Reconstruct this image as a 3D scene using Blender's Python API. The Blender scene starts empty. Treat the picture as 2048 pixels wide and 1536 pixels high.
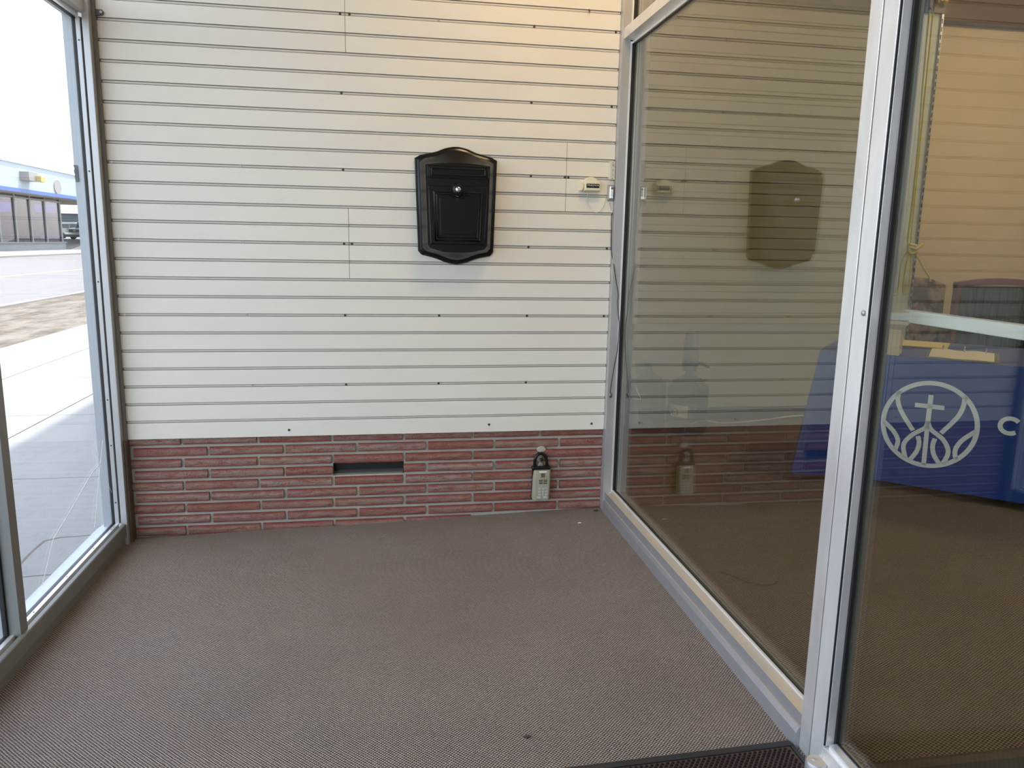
import bpy, bmesh, math, random
from mathutils import Vector, Matrix
random.seed(7)
SC = bpy.context.scene
COL = SC.collection
PI = math.pi

# ------------------------------------------------------------------ camera
cam_d = bpy.data.cameras.new('camera')
cam_d.sensor_fit = 'HORIZONTAL'; cam_d.sensor_width = 36.0
cam_d.lens = 1522.7 / 2048 * 36.0
cam_d.clip_start = 0.05; cam_d.clip_end = 600
cam = bpy.data.objects.new('camera', cam_d); COL.objects.link(cam)
RX = Vector((0.986148, -0.164801, 0.018776))
RY = Vector((-0.011728, -0.182192, -0.983193))
RZ = Vector((0.165452, 0.969354, -0.181601))
CL = Vector((1.083715, -3.366790, 0.783205))
cam.matrix_world = Matrix(((RX[0], -RY[0], -RZ[0], CL[0]),
                           (RX[1], -RY[1], -RZ[1], CL[1]),
                           (RX[2], -RY[2], -RZ[2], CL[2]),
                           (0, 0, 0, 1)))
SC.camera = cam

# ------------------------------------------------------------------ world, sun, exposure
SKY, SUN, EXPO = 0.40, 2.6, 1.41
ADDED_E, ADDED_S = 16.0, 40.0          # brightness of the added, unseen bowls: entry, shop
world = bpy.data.worlds.new('World'); SC.world = world
world.use_nodes = True
wn = world.node_tree.nodes; wl = world.node_tree.links
for n in list(wn): wn.remove(n)
sky = wn.new('ShaderNodeTexSky'); sky.sky_type = 'NISHITA'
sky.sun_disc = False; sky.sun_elevation = math.radians(66); sky.sun_rotation = math.radians(35)
sky.dust_density = 2.0; sky.air_density = 1.0; sky.ozone_density = 1.0
bg = wn.new('ShaderNodeBackground'); bg.inputs['Strength'].default_value = SKY
haze = wn.new('ShaderNodeMix'); haze.data_type = 'RGBA'; haze.inputs[0].default_value = 0.46
haze.inputs[7].default_value = (3.0, 2.95, 2.85, 1)          # milky summer haze over the whole sky
wo = wn.new('ShaderNodeOutputWorld')
wl.new(sky.outputs['Color'], haze.inputs[6]); wl.new(haze.outputs[2], bg.inputs['Color']); wl.new(bg.outputs['Background'], wo.inputs['Surface'])
sun_d = bpy.data.lights.new('sun', 'SUN'); sun_d.energy = SUN; sun_d.angle = 0.02; sun_d.color = (1.0, 0.97, 0.92)
sun = bpy.data.objects.new('sun', sun_d); COL.objects.link(sun)
sun.location = (0, 0, 30)
sun.rotation_euler = Vector((-0.24, -0.34, -1.0)).to_track_quat('-Z', 'Y').to_euler()
SC.view_settings.view_transform = 'Standard'; SC.view_settings.look = 'None'
SC.view_settings.gamma = 1.0; SC.view_settings.use_curve_mapping = False
SC.view_settings.exposure = EXPO
SC.cycles.use_denoising = True
SC.cycles.max_bounces = 14; SC.cycles.diffuse_bounces = 6; SC.cycles.glossy_bounces = 6
SC.cycles.transparent_max_bounces = 32; SC.cycles.transmission_bounces = 6
SC.cycles.sample_clamp_indirect = 8.0

# ------------------------------------------------------------------ materials
MATS = {}
class NT:
    """small node-graph helper"""
    def __init__(s, name):
        s.m = bpy.data.materials.new(name); s.m.use_nodes = True
        s.t = s.m.node_tree; s.n = s.t.nodes; s.l = s.t.links
        for q in list(s.n): s.n.remove(q)
        s.out = s.n.new('ShaderNodeOutputMaterial')
    def add(s, kind, **kw):
        q = s.n.new(kind)
        for k, v in kw.items():
            if k.startswith('i_'):
                q.inputs[k[2:].replace('_', ' ')].default_value = v
            else: setattr(q, k, v)
        return q
    def link(s, a, b): s.l.new(a, b)
    def math(s, op, a, b=None, clamp=False):
        q = s.n.new('ShaderNodeMath'); q.operation = op; q.use_clamp = clamp
        for i, v in enumerate((a, b)):
            if v is None: continue
            if isinstance(v, (int, float)): q.inputs[i].default_value = v
            else: s.l.new(v, q.inputs[i])
        return q.outputs[0]
    def mix(s, fac, a, b, mode='MIX'):
        q = s.n.new('ShaderNodeMix'); q.data_type = 'RGBA'; q.blend_type = mode
        for i, v in zip((0, 6, 7), (fac, a, b)):
            if isinstance(v, (int, float)): q.inputs[i].default_value = v
            elif isinstance(v, tuple): q.inputs[i].default_value = v if len(v) == 4 else v + (1,)
            else: s.l.new(v, q.inputs[i])
        return q.outputs[2]
    def ramp(s, fac, stops):
        q = s.n.new('ShaderNodeValToRGB'); e = q.color_ramp.elements
        while len(e) < len(stops): e.new(0.5)
        for el, (p, c) in zip(e, stops):
            el.position = p; el.color = (c, c, c, 1) if isinstance(c, (int, float)) else c + (1,)
        s.l.new(fac, q.inputs[0]); return q.outputs[0]
    def pos(s): return s.add('ShaderNodeNewGeometry').outputs['Position']
    def objco(s): return s.add('ShaderNodeTexCoord').outputs['Object']
    def map(s, vec, scale=(1, 1, 1), rot=(0, 0, 0), loc=(0, 0, 0)):
        q = s.n.new('ShaderNodeMapping'); s.l.new(vec, q.inputs[0])
        q.inputs['Scale'].default_value = scale; q.inputs['Rotation'].default_value = rot
        q.inputs['Location'].default_value = loc
        return q.outputs[0]
    def noise(s, vec, scale, detail=4, rough=0.55):
        q = s.n.new('ShaderNodeTexNoise'); s.l.new(vec, q.inputs['Vector'])
        q.inputs['Scale'].default_value = scale; q.inputs['Detail'].default_value = detail
        q.inputs['Roughness'].default_value = rough
        return q.outputs[0]
    def bump(s, h, strength=0.3, dist=0.002):
        q = s.n.new('ShaderNodeBump'); s.l.new(h, q.inputs['Height'])
        q.inputs['Strength'].default_value = strength; q.inputs['Distance'].default_value = dist
        return q.outputs[0]
    def bsdf(s, color, rough=0.5, metal=0.0, normal=None, spec=0.5, **kw):
        q = s.n.new('ShaderNodeBsdfPrincipled')
        for k, v in (('Base Color', color), ('Roughness', rough), ('Metallic', metal), ('Specular IOR Level', spec)):
            if isinstance(v, (int, float)): q.inputs[k].default_value = v
            elif isinstance(v, tuple): q.inputs[k].default_value = v + (1,)
            else: s.l.new(v, q.inputs[k])
        if normal is not None: s.l.new(normal, q.inputs['Normal'])
        s.l.new(q.outputs[0], s.out.inputs[0]); return q

def plain(name, color, rough=0.5, metal=0.0, var=0.10, vscale=12.0, bump=0.0, spec=0.5, stretch=(1, 1, 1)):
    """procedural paint / plastic / metal: base colour broken up by noise"""
    t = NT(name); v = t.map(t.pos(), scale=stretch)
    nz = t.noise(v, vscale)
    lo = tuple(c * (1 - var) for c in color); hi = tuple(min(1, c * (1 + var)) for c in color)
    c = t.mix(nz, lo, hi)
    nrm = t.bump(t.noise(v, vscale * 8), bump, 0.001) if bump else None
    t.bsdf(c, rough, metal, nrm, spec)
    MATS[name] = t.m; return t.m

def glass(name, tint, r0=0.04, rough=0.0, graze=1.0):
    """clear sheet: mirror share grows toward grazing angles, the rest passes straight through"""
    t = NT(name)
    g = t.add('ShaderNodeNewGeometry')
    d = t.add('ShaderNodeVectorMath', operation='DOT_PRODUCT')
    t.link(g.outputs['Normal'], d.inputs[0]); t.link(g.outputs['Incoming'], d.inputs[1])
    c = t.math('ABSOLUTE', d.outputs['Value'])
    f = t.math('POWER', t.math('SUBTRACT', 1.0, c, True), 5.0)
    f = t.math('ADD', t.math('MULTIPLY', f, (1 - r0) * graze), r0, True)
    tr = t.add('ShaderNodeBsdfTransparent'); tr.inputs[0].default_value = tint + (1,)
    gl = t.add('ShaderNodeBsdfGlossy'); gl.inputs['Roughness'].default_value = rough
    gl.inputs[0].default_value = (1, 1, 1, 1)
    mx = t.add('ShaderNodeMixShader')
    t.link(f, mx.inputs[0]); t.link(tr.outputs[0], mx.inputs[1]); t.link(gl.outputs[0], mx.inputs[2])
    t.link(mx.outputs[0], t.out.inputs[0])
    MATS[name] = t.m; return t.m

def carpet_mat(name, dark, light, cell, rot, stain=0.25):
    t = NT(name); p = t.pos()
    wob = t.noise(p, 30.0, 2)
    sep = t.add('ShaderNodeSeparateXYZ')
    t.link(t.map(p, rot=(0, 0, rot)), sep.inputs[0])
    w = t.math('MULTIPLY', t.math('SUBTRACT', wob, 0.5), 3.0)
    ax = t.math('ADD', t.math('MULTIPLY', sep.outputs[0], 2 * PI / cell[0]), w)
    ay = t.math('SUBTRACT', t.math('MULTIPLY', sep.outputs[1], 2 * PI / cell[1]), w)
    v = t.math('ADD', t.math('MULTIPLY', t.math('SINE', ay), 0.27), t.math('MULTIPLY', t.math('SINE', ax), 0.25))
    v = t.math('ADD', v, 0.5)
    v = t.math('ADD', v, t.math('MULTIPLY', t.math('SUBTRACT', t.noise(p, 260.0, 2), 0.5), 0.6), True)
    c = t.mix(t.ramp(v, [(0.24, 0.0), (0.50, 0.60), (0.78, 1.0)]), dark, light)
    big = t.noise(p, 1.7, 5, 0.6)
    c = t.mix(t.ramp(big, [(0.35, 0.0), (0.75, stain)]), c, (0.075, 0.062, 0.052))
    warm = t.noise(p, 3.1, 3)
    c = t.mix(t.ramp(warm, [(0.4, 0.0), (0.8, 0.25)]), c, (0.30, 0.215, 0.16), 'MIX')
    t.bsdf(c, 0.95, 0.0, t.bump(v, 0.9, 0.004), 0.1)
    MATS[name] = t.m; return t.m

def brick_mat():
    t = NT('roman_brick'); p = t.pos()
    oi = t.add('ShaderNodeObjectInfo').outputs['Random']
    lo = t.noise(t.map(p, scale=(4, 4, 16)), 3.0, 4)
    base = t.mix(lo, (0.18, 0.044, 0.034), (0.31, 0.084, 0.064))
    base = t.mix(t.math('MULTIPLY', oi, 0.45), base, (0.25, 0.10, 0.08))
    # worn tan skin on the middle of each face
    worn = t.noise(t.map(p, scale=(9, 9, 30)), 2.2, 6, 0.7)
    fine = t.noise(p, 170.0, 3)
    wm = t.math('ADD', t.math('MULTIPLY', worn, 0.7), t.math('MULTIPLY', fine, 0.3))
    sep = t.add('ShaderNodeSeparateXYZ'); t.link(t.objco(), sep.inputs[0])
    mid = t.math('SUBTRACT', 1.0, t.math('MULTIPLY', t.math('ABSOLUTE', sep.outputs[2]), 55.0), True)
    wm = t.math('MULTIPLY', t.ramp(wm, [(0.36, 0.0), (0.54, 1.0)]), t.ramp(mid, [(0.1, 0.0), (0.5, 0.85)]))
    wm = t.math('MULTIPLY', wm, t.math('ADD', t.math('MULTIPLY', oi, 0.55), 0.45))
    c = t.mix(wm, base, (0.35, 0.285, 0.235))
    h = t.math('ADD', fine, t.math('MULTIPLY', worn, 1.2))
    t.bsdf(c, 0.85, 0.0, t.bump(h, 0.9, 0.006), 0.25)
    MATS['brick'] = t.m

def slat_mat(name, c0, c1, rough=0.42):
    t = NT(name); p = t.pos()
    oi = t.add('ShaderNodeObjectInfo').outputs['Random']
    n1 = t.noise(t.map(p, scale=(1.5, 1, 2.5)), 1.6, 4)
    c = t.mix(n1, c0, c1)
    c = t.mix(t.math('MULTIPLY', oi, 0.06), c, (0.60, 0.57, 0.50))
    sm = t.noise(t.map(p, scale=(2.2, 1, 9)), 3.0, 6, 0.65)
    c = t.mix(t.ramp(sm, [(0.60, 0.0), (0.80, 0.22)]), c, (0.52, 0.49, 0.44))
    t.bsdf(c, rough, 0.0, t.bump(t.noise(t.map(p, scale=(1, 1, 6)), 60.0, 3), 0.06, 0.001), 0.4)
    MATS[name] = t.m

def alu_mat(name, col, rough=0.36, metal=0.75):
    t = NT(name); p = t.pos()
    n = t.noise(t.map(p, scale=(1, 1, 0.25)), 22.0, 5)
    c = t.mix(n, tuple(q * 0.86 for q in col), tuple(min(1, q * 1.08) for q in col))
    d = t.noise(p, 5.0, 5, 0.65)
    c = t.mix(t.ramp(d, [(0.58, 0.0), (0.78, 0.35)]), c, (0.42, 0.40, 0.37))
    r = t.math('ADD', t.math('MULTIPLY', n, 0.18), rough - 0.08)
    t.bsdf(c, r, metal, None, 0.5)
    MATS[name] = t.m

def concrete_mat(name, col, s=1.0):
    t = NT(name); p = t.pos()
    n = t.noise(p, 2.4 * s, 6, 0.6)
    c = t.mix(n, tuple(q * 0.85 for q in col), tuple(min(1, q * 1.12) for q in col))
    st = t.noise(t.map(p, scale=(3, 0.8, 1)), 9.0 * s, 5, 0.7)
    c = t.mix(t.ramp(st, [(0.56, 0.0), (0.75, 0.45)]), c, tuple(q * 0.62 for q in col))
    sp = t.noise(p, 46.0 * s, 2)
    c = t.mix(t.ramp(sp, [(0.72, 0.0), (0.78, 0.75)]), c, tuple(q * 0.35 for q in col))
    t.bsdf(c, 0.9, 0.0, t.bump(t.noise(p, 120 * s, 3), 0.25, 0.002), 0.2)
    MATS[name] = t.m

def wood_mat(name, a, b, scale=(1, 1, 14), rough=0.45):
    t = NT(name); p = t.pos()
    n = t.noise(t.map(p, scale=scale), 3.0, 6, 0.6)
    t.bsdf(t.mix(n, a, b), rough, 0.0, None, 0.4)
    MATS[name] = t.m

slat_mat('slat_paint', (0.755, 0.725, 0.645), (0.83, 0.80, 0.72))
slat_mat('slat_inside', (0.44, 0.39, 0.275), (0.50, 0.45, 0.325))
plain('groove', (0.16, 0.145, 0.125), 0.7, var=0.1)  # dark backing colour puts shadow into the slits beside the inserts
plain('slot_insert', (0.60, 0.575, 0.52), 0.45, var=0.06)
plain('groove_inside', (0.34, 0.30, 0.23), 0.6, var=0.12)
brick_mat()
concrete_mat('mortar', (0.46, 0.45, 0.385), 6.0)
carpet_mat('carpet', (0.034, 0.027, 0.022), (0.46, 0.395, 0.345), (0.0068, 0.0068), math.radians(45))
carpet_mat('carpet_inside', (0.060, 0.040, 0.028), (0.40, 0.29, 0.215), (0.0075, 0.0110), math.radians(62), 0.15)
alu_mat('aluminium', (0.88, 0.885, 0.89))
alu_mat('aluminium_bright', (0.92, 0.925, 0.93), 0.30, 0.6)
alu_mat('aluminium_dull', (0.26, 0.265, 0.255), 0.5, 0.4)
alu_mat('aluminium_mid', (0.52, 0.525, 0.535), 0.40, 0.55)
alu_mat('aluminium_outer', (0.40, 0.43, 0.46), 0.45, 0.35)
def sill_mat():
    t = NT('aluminium_dusty'); p = t.pos()
    n = t.noise(p, 18.0, 5, 0.6)
    c = t.mix(n, (0.36, 0.355, 0.37), (0.46, 0.455, 0.465))
    sep = t.add('ShaderNodeSeparateXYZ'); t.link(t.add('ShaderNodeNewGeometry').outputs['True Normal'], sep.inputs[0])
    dust = t.math('MULTIPLY', t.ramp(sep.outputs[2], [(0.6, 0.0), (0.9, 1.0)]), t.ramp(t.noise(t.map(p, scale=(5, 1, 1)), 7.0, 5, 0.7), [(0.33, 0.95), (0.72, 0.35)]))
    c = t.mix(dust, c, (0.50, 0.42, 0.30))
    t.bsdf(c, t.math('ADD', t.math('MULTIPLY', dust, 0.4), 0.42), t.math('SUBTRACT', 0.6, t.math('MULTIPLY', dust, 0.6)), None, 0.4)
    MATS['aluminium_dusty'] = t.m
sill_mat()
plain('gasket', (0.010, 0.010, 0.012), 0.5, var=0.2)
plain('black_plastic', (0.006, 0.006, 0.007), 0.26, var=0.15, bump=0.03, spec=0.40)
plain('black_rubber', (0.018, 0.019, 0.022), 0.5, var=0.35, bump=0.2)
plain('mat_fibre', (0.022, 0.010, 0.010), 0.95, var=0.5, vscale=60, bump=0.6, spec=0.1)
plain('mat_base', (0.085, 0.065, 0.055), 0.95, var=0.4, vscale=40, bump=0.5, spec=0.1)
plain('chrome', (0.80, 0.80, 0.78), 0.18, 1.0, var=0.05)
plain('steel_worn', (0.42, 0.40, 0.37), 0.42, 0.8, var=0.25, vscale=60)
plain('dark_screw', (0.06, 0.05, 0.045), 0.5, 0.3)
plain('cream_plastic', (0.80, 0.75, 0.56), 0.38, var=0.04)
plain('ivory_plastic', (0.70, 0.67, 0.55), 0.42, var=0.12, vscale=80)
plain('lockbox_beige', (0.36, 0.345, 0.25), 0.45, var=0.08, vscale=40)
plain('key_grey', (0.50, 0.53, 0.53), 0.4, var=0.1)
plain('label_black', (0.012, 0.010, 0.014), 0.4, var=0.1)
plain('print_white', (0.80, 0.80, 0.80), 0.5, var=0.03)
plain('emblem_white', (0.80, 0.86, 1.0), 0.5, var=0.02)
plain('print_dark', (0.05, 0.06, 0.07), 0.5, var=0.05)
plain('gold_sticker', (0.20, 0.14, 0.06), 0.35, 0.4, var=0.3, vscale=90)
plain('wire_white', (0.72, 0.69, 0.60), 0.5, var=0.05)
plain('wire_black', (0.015, 0.014, 0.013), 0.5, var=0.1)
plain('trim_brown', (0.10, 0.070, 0.050), 0.6, var=0.25, stretch=(4, 4, 1))
plain('dark_gap', (0.16, 0.15, 0.14), 0.7, var=0.15)
plain('ceiling_tan', (0.42, 0.36, 0.26), 0.8, var=0.06)
plain('ceiling_white', (0.62, 0.57, 0.47), 0.9, var=0.05)
plain('wall_cream', (0.50, 0.47, 0.385), 0.75, var=0.04, vscale=3)
plain('wall_brown', (0.20, 0.15, 0.105), 0.7, var=0.1, vscale=3)
plain('wall_peach', (0.66, 0.50, 0.32), 0.75, var=0.05, vscale=3)
plain('pilaster_white', (0.62, 0.63, 0.55), 0.7, var=0.05)
plain('base_grey', (0.13, 0.13, 0.13), 0.5, var=0.1)
plain('facade_render', (0.62, 0.60, 0.55), 0.9, var=0.06, vscale=2)
wood_mat('soffit_wood', (0.11, 0.045, 0.010), (0.18, 0.082, 0.022), (1, 1, 9))
wood_mat('chair_wood', (0.10, 0.025, 0.012), (0.20, 0.055, 0.028), (3, 3, 20), 0.3)
glass('window_glass', (0.965, 0.975, 0.970), 0.015, graze=0.5)
glass('shop_glass', (0.86, 0.88, 0.83), 0.088)
glass('door_glass', (0.88, 0.90, 0.86), 0.052)
glass('jug_plastic', (0.54, 0.66, 0.71), 0.05, 0.05)
plain('pump_blue', (0.10, 0.16, 0.24), 0.4, var=0.08)
plain('pump_grey', (0.30, 0.33, 0.36), 0.35, var=0.08)
plain('cardboard_white', (0.62, 0.64, 0.62), 0.7, var=0.05)
plain('box_cream', (0.66, 0.56, 0.42), 0.7, var=0.08)
plain('paper', (0.80, 0.70, 0.52), 0.8, var=0.03)
plain('paper_yellow', (0.78, 0.62, 0.28), 0.8, var=0.03)
plain('binder_cover', (0.10, 0.10, 0.095), 0.5, var=0.1)
plain('rope_yellow', (0.60, 0.50, 0.10), 0.7, var=0.15, vscale=120)
plain('brass', (0.55, 0.38, 0.10), 0.22, 0.9, var=0.1)
plain('table_top', (0.45, 0.43, 0.40), 0.5, var=0.05)
plain('asphalt', (0.145, 0.133, 0.131), 0.95, var=0.30, vscale=3, stretch=(2, 0.15, 1))
plain('road_paint', (0.42, 0.34, 0.13), 0.9, var=0.05)
plain('tar', (0.16, 0.13, 0.115), 0.9, var=0.25, vscale=14)
concrete_mat('sidewalk_concrete', (0.26, 0.262, 0.26))
concrete_mat('kerb_concrete', (0.22, 0.205, 0.19))
plain('stucco_white', (0.34, 0.38, 0.41), 0.9, var=0.05, vscale=1.5, bump=0.2)
plain('fascia_blue', (0.018, 0.075, 0.28), 0.5, var=0.25, vscale=0.6)
plain('soffit_cream', (0.30, 0.26, 0.19), 0.8, var=0.05)
plain('shop_sill', (0.15, 0.155, 0.165), 0.8, var=0.3, vscale=0.8, stretch=(1, 1, 4))
plain('shop_frame', (0.13, 0.12, 0.125), 0.5, 0.3, var=0.1)
plain('shop_dark', (0.035, 0.035, 0.06), 0.8, var=0.3, vscale=0.5)
plain('shop_chair', (0.02, 0.05, 0.03), 0.6, var=0.2)
plain('shop_counter', (0.14, 0.15, 0.15), 0.7, var=0.1)
plain('far_wall', (0.07, 0.09, 0.10), 0.8, var=0.1)
plain('roof_white', (0.85, 0.85, 0.85), 0.7, var=0.03)
plain('car_white', (0.40, 0.41, 0.42), 0.3, var=0.03)
plain('car_glass', (0.03, 0.05, 0.06), 0.08, var=0.1)
plain('car_dark', (0.03, 0.03, 0.03), 0.6, var=0.2)
plain('car_chrome', (0.5, 0.5, 0.52), 0.3, 0.7, var=0.1)
plain('plaque', (0.26, 0.24, 0.225), 0.7, var=0.05)
plain('dark_strap', (0.09, 0.10, 0.105), 0.6, var=0.15)
glass('far_glass', (0.44, 0.42, 0.66), 0.025)

def blue_cloth():
    t = NT('blue_cloth'); p = t.pos()
    n = t.noise(t.map(p, scale=(1, 1, 0.4)), 6.0, 4)
    c = t.mix(n, (0.0008, 0.036, 0.25), (0.001, 0.052, 0.33))
    t.bsdf(c, 0.42, 0.0, t.bump(t.noise(p, 900.0, 2), 0.1, 0.0005), 0.4)
    MATS['blue_cloth'] = t.m
blue_cloth()
def floral():
    t = NT('floral_fabric'); p = t.pos()
    v = t.add('ShaderNodeTexVoronoi'); v.inputs['Scale'].default_value = 15.0; v.feature = 'SMOOTH_F1'
    t.link(t.map(p), v.inputs['Vector'])
    n = t.noise(p, 9.0, 5, 0.65)
    c = t.mix(t.ramp(n, [(0.42, 0.0), (0.56, 1.0)]), (0.075, 0.045, 0.030), (0.30, 0.20, 0.115))
    c = t.mix(t.ramp(v.outputs['Distance'], [(0.10, 0.55), (0.42, 0.0)]), c, (0.25, 0.12, 0.085))
    t.bsdf(c, 0.9, 0.0, None, 0.15); MATS['floral'] = t.m
floral()
def gravel():
    t = NT('gravel'); p = t.pos()
    v = t.add('ShaderNodeTexVoronoi'); v.inputs['Scale'].default_value = 9.0
    t.link(p, v.inputs['Vector'])
    n = t.noise(t.map(p, scale=(1.4, 0.35, 1)), 2.2, 6, 0.7)
    c = t.mix(v.outputs['Color'], (0.07, 0.055, 0.040), (0.135, 0.11, 0.083))
    c = t.mix(t.ramp(n, [(0.42, 0.0), (0.60, 0.85)]), c, (0.19, 0.168, 0.14))
    t.bsdf(c, 0.95, 0.0, t.bump(v.outputs['Distance'], 0.8, 0.02), 0.1); MATS['gravel'] = t.m
gravel()
plain('green_leather', (0.018, 0.032, 0.030), 0.42, var=0.2, vscale=9)
plain('channel_seam', (0.10, 0.085, 0.055), 0.6, var=0.1)

# ------------------------------------------------------------------ geometry helpers
def box(x0, x1, y0, y1, z0, z1):
    V = [(x0, y0, z0), (x1, y0, z0), (x1, y1, z0), (x0, y1, z0), (x0, y0, z1), (x1, y0, z1), (x1, y1, z1), (x0, y1, z1)]
    F = [(0, 3, 2, 1), (4, 5, 6, 7), (0, 1, 5, 4), (1, 2, 6, 5), (2, 3, 7, 6), (3, 0, 4, 7)]
    return V, F
def merge(*gs):
    V, F = [], []
    for v, f in gs:
        o = len(V); V += list(v); F += [tuple(i + o for i in q) for q in f]
    return V, F
def prism(poly, axis, a, b):
    """extrude a 2-D polygon along an axis; poly coords are the two other axes in xyz order"""
    def p3(q, h):
        return {'x': (h, q[0], q[1]), 'y': (q[0], h, q[1]), 'z': (q[0], q[1], h)}[axis]
    n = len(poly); V = [p3(q, a) for q in poly] + [p3(q, b) for q in poly]
    F = [tuple(range(n)), tuple(range(2 * n - 1, n - 1, -1))] + [(i, i + n, (i + 1) % n + n, (i + 1) % n) for i in range(n)]
    return V, F
def loft(rings, cap0=True, cap1=True, closed=True):
    n = len(rings[0]); V = [tuple(p) for r in rings for p in r]; F = []
    for k in range(len(rings) - 1):
        for i in range(n if closed else n - 1):
            j = (i + 1) % n
            F.append((k * n + i, k * n + j, (k + 1) * n + j, (k + 1) * n + i))
    if cap0: F.append(tuple(range(n - 1, -1, -1)))
    if cap1: F.append(tuple((len(rings) - 1) * n + i for i in range(n)))
    return V, F
def lathe(prof, cx, cy, n=32, cz=0.0):
    rings = [[(cx + r * math.cos(2 * PI * i / n), cy + r * math.sin(2 * PI * i / n), cz + z) for i in range(n)] for r, z in prof]
    return loft(rings)
def tube(pts, r, n=8, closed=False):
    P = [Vector(p) for p in pts]; m = len(P); rings = []; up = None
    for i in range(m):
        if closed: d = P[(i + 1) % m] - P[i - 1]
        else: d = P[min(i + 1, m - 1)] - P[max(i - 1, 0)]
        d.normalize()
        if up is None:
            up = Vector((0, 0, 1)) if abs(d.z) < 0.9 else Vector((1, 0, 0))
        a = d.cross(up); a.normalize(); b = a.cross(d); b.normalize(); up = b
        rr = r[i] if isinstance(r, (list, tuple)) else r
        rings.append([tuple(P[i] + a * rr * math.cos(2 * PI * k / n) + b * rr * math.sin(2 * PI * k / n)) for k in range(n)])
    if closed: return loft(rings + [rings[0]], False, False)
    return loft(rings)
def smooth_path(pts, k=6):
    """Catmull-Rom through the points"""
    P = [Vector(p) for p in pts]; out = []
    for i in range(len(P) - 1):
        p0 = P[max(i - 1, 0)]; p1 = P[i]; p2 = P[i + 1]; p3 = P[min(i + 2, len(P) - 1)]
        for s in range(k):
            t = s / k
            out.append(0.5 * ((2 * p1) + (p2 - p0) * t + (2 * p0 - 5 * p1 + 4 * p2 - p3) * t * t + (3 * p1 - p0 - 3 * p2 + p3) * t ** 3))
    out.append(P[-1]); return [tuple(p) for p in out]
def rrect(x0, x1, z0, z1, r, n=5):
    out = []
    for cx, cz, a0 in ((x1 - r, z1 - r, 0), (x0 + r, z1 - r, 90), (x0 + r, z0 + r, 180), (x1 - r, z0 + r, 270)):
        for i in range(n + 1):
            a = math.radians(a0 + 90 * i / n); out.append((cx + r * math.cos(a), cz + r * math.sin(a)))
    return out
def xform(g, fn): return [fn(p) for p in g[0]], g[1]

WLOC = {}
def tag(o, label=None, cat=None, group=None, kind=None):
    if label: o['label'] = label
    if cat: o['category'] = cat
    if group: o['group'] = group
    if kind: o['kind'] = kind
    return o
def empty(name, loc, label=None, cat=None, group=None, kind=None):
    o = bpy.data.objects.new(name, None); COL.objects.link(o); o.location = loc
    o.empty_display_size = 0.05
    WLOC[o.name] = Vector(loc); return tag(o, label, cat, group, kind)
def obj(name, g, mat, parent=None, bevel=0.0, smooth=None, seg=2, label=None, cat=None, group=None, kind=None):
    V, F = g
    xs = list(zip(*V))
    org = Vector(((min(xs[0]) + max(xs[0])) / 2, (min(xs[1]) + max(xs[1])) / 2, (min(xs[2]) + max(xs[2])) / 2))
    if parent is None: org.z = min(xs[2])
    me = bpy.data.meshes.new(name)
    me.from_pydata([tuple(Vector(v) - org) for v in V], [], F)
    bm = bmesh.new(); bm.from_mesh(me)
    bmesh.ops.recalc_face_normals(bm, faces=bm.faces)
    if bevel:
        es = [e for e in bm.edges if len(e.link_faces) == 2 and e.calc_face_angle(0) > math.radians(28)]
        bmesh.ops.bevel(bm, geom=es, offset=bevel, segments=seg, profile=0.6, affect='EDGES', clamp_overlap=True)
    bm.to_mesh(me); bm.free()
    if smooth:
        for p in me.polygons: p.use_smooth = True
        me.set_sharp_from_angle(angle=math.radians(smooth))
    me.materials.append(MATS[mat] if isinstance(mat, str) else mat)
    o = bpy.data.objects.new(name, me); COL.objects.link(o)
    if parent is not None:
        o.parent = parent; o.location = org - WLOC[parent.name]
    else: o.location = org
    WLOC[o.name] = org
    return tag(o, label, cat, group, kind)
def text_geo(body, size, depth, place):
    """lettering: font outline -> mesh, then placed by place((x, y, z)) -> world"""
    cu = bpy.data.curves.new('lettering', 'FONT'); cu.body = body; cu.size = size; cu.extrude = depth
    cu.align_x = 'CENTER'; cu.align_y = 'CENTER'; cu.resolution_u = 4
    tmp = bpy.data.objects.new('lettering_tmp', cu); COL.objects.link(tmp)
    dg = bpy.context.evaluated_depsgraph_get()
    me = bpy.data.meshes.new_from_object(tmp.evaluated_get(dg))
    V = [place(v.co) for v in me.vertices]; F = [tuple(p.vertices) for p in me.polygons]
    bpy.data.objects.remove(tmp); bpy.data.curves.remove(cu); bpy.data.meshes.remove(me)
    return V, F

# ------------------------------------------------------------------ setting: floor, ceilings, shell
def fz(x): return -0.52 + 0.0275 * x
obj('floor', ([(-0.06, -5.2, fz(-0.06)), (2.16, -5.2, fz(2.16)), (2.16, 0.03, fz(2.16)), (-0.06, 0.03, fz(-0.06)),
               (-0.06, -5.2, -0.75), (2.16, -5.2, -0.75), (2.16, 0.03, -0.75), (-0.06, 0.03, -0.75)],
              [(0, 1, 2, 3), (7, 6, 5, 4), (0, 4, 5, 1), (1, 5, 6, 2), (2, 6, 7, 3), (3, 7, 4, 0)]), 'carpet', kind='structure',
    label='grey-brown looped carpet of the entry, sloping down to the street glass')
obj('floor', box(2.16, 8.0, -5.2, 2.8, -0.60, -0.46), 'carpet_inside', kind='structure',
    label='brown ribbed carpet inside the shop behind the glass')
obj('ceiling', box(-0.02, 2.24, -5.2, 0.12, 2.45, 2.52), 'ceiling_tan', kind='structure', label='tan ceiling of the entry')
obj('ceiling', box(2.24, 8.0, -5.2, 2.8, 3.0, 3.08), 'ceiling_white', kind='structure', label='pale ceiling of the shop')
obj('ceiling', box(-0.14, 8.2, -5.4, 9.0, 3.2, 3.4), 'facade_render', kind='structure', label='flat roof over the shop and entry')
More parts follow.
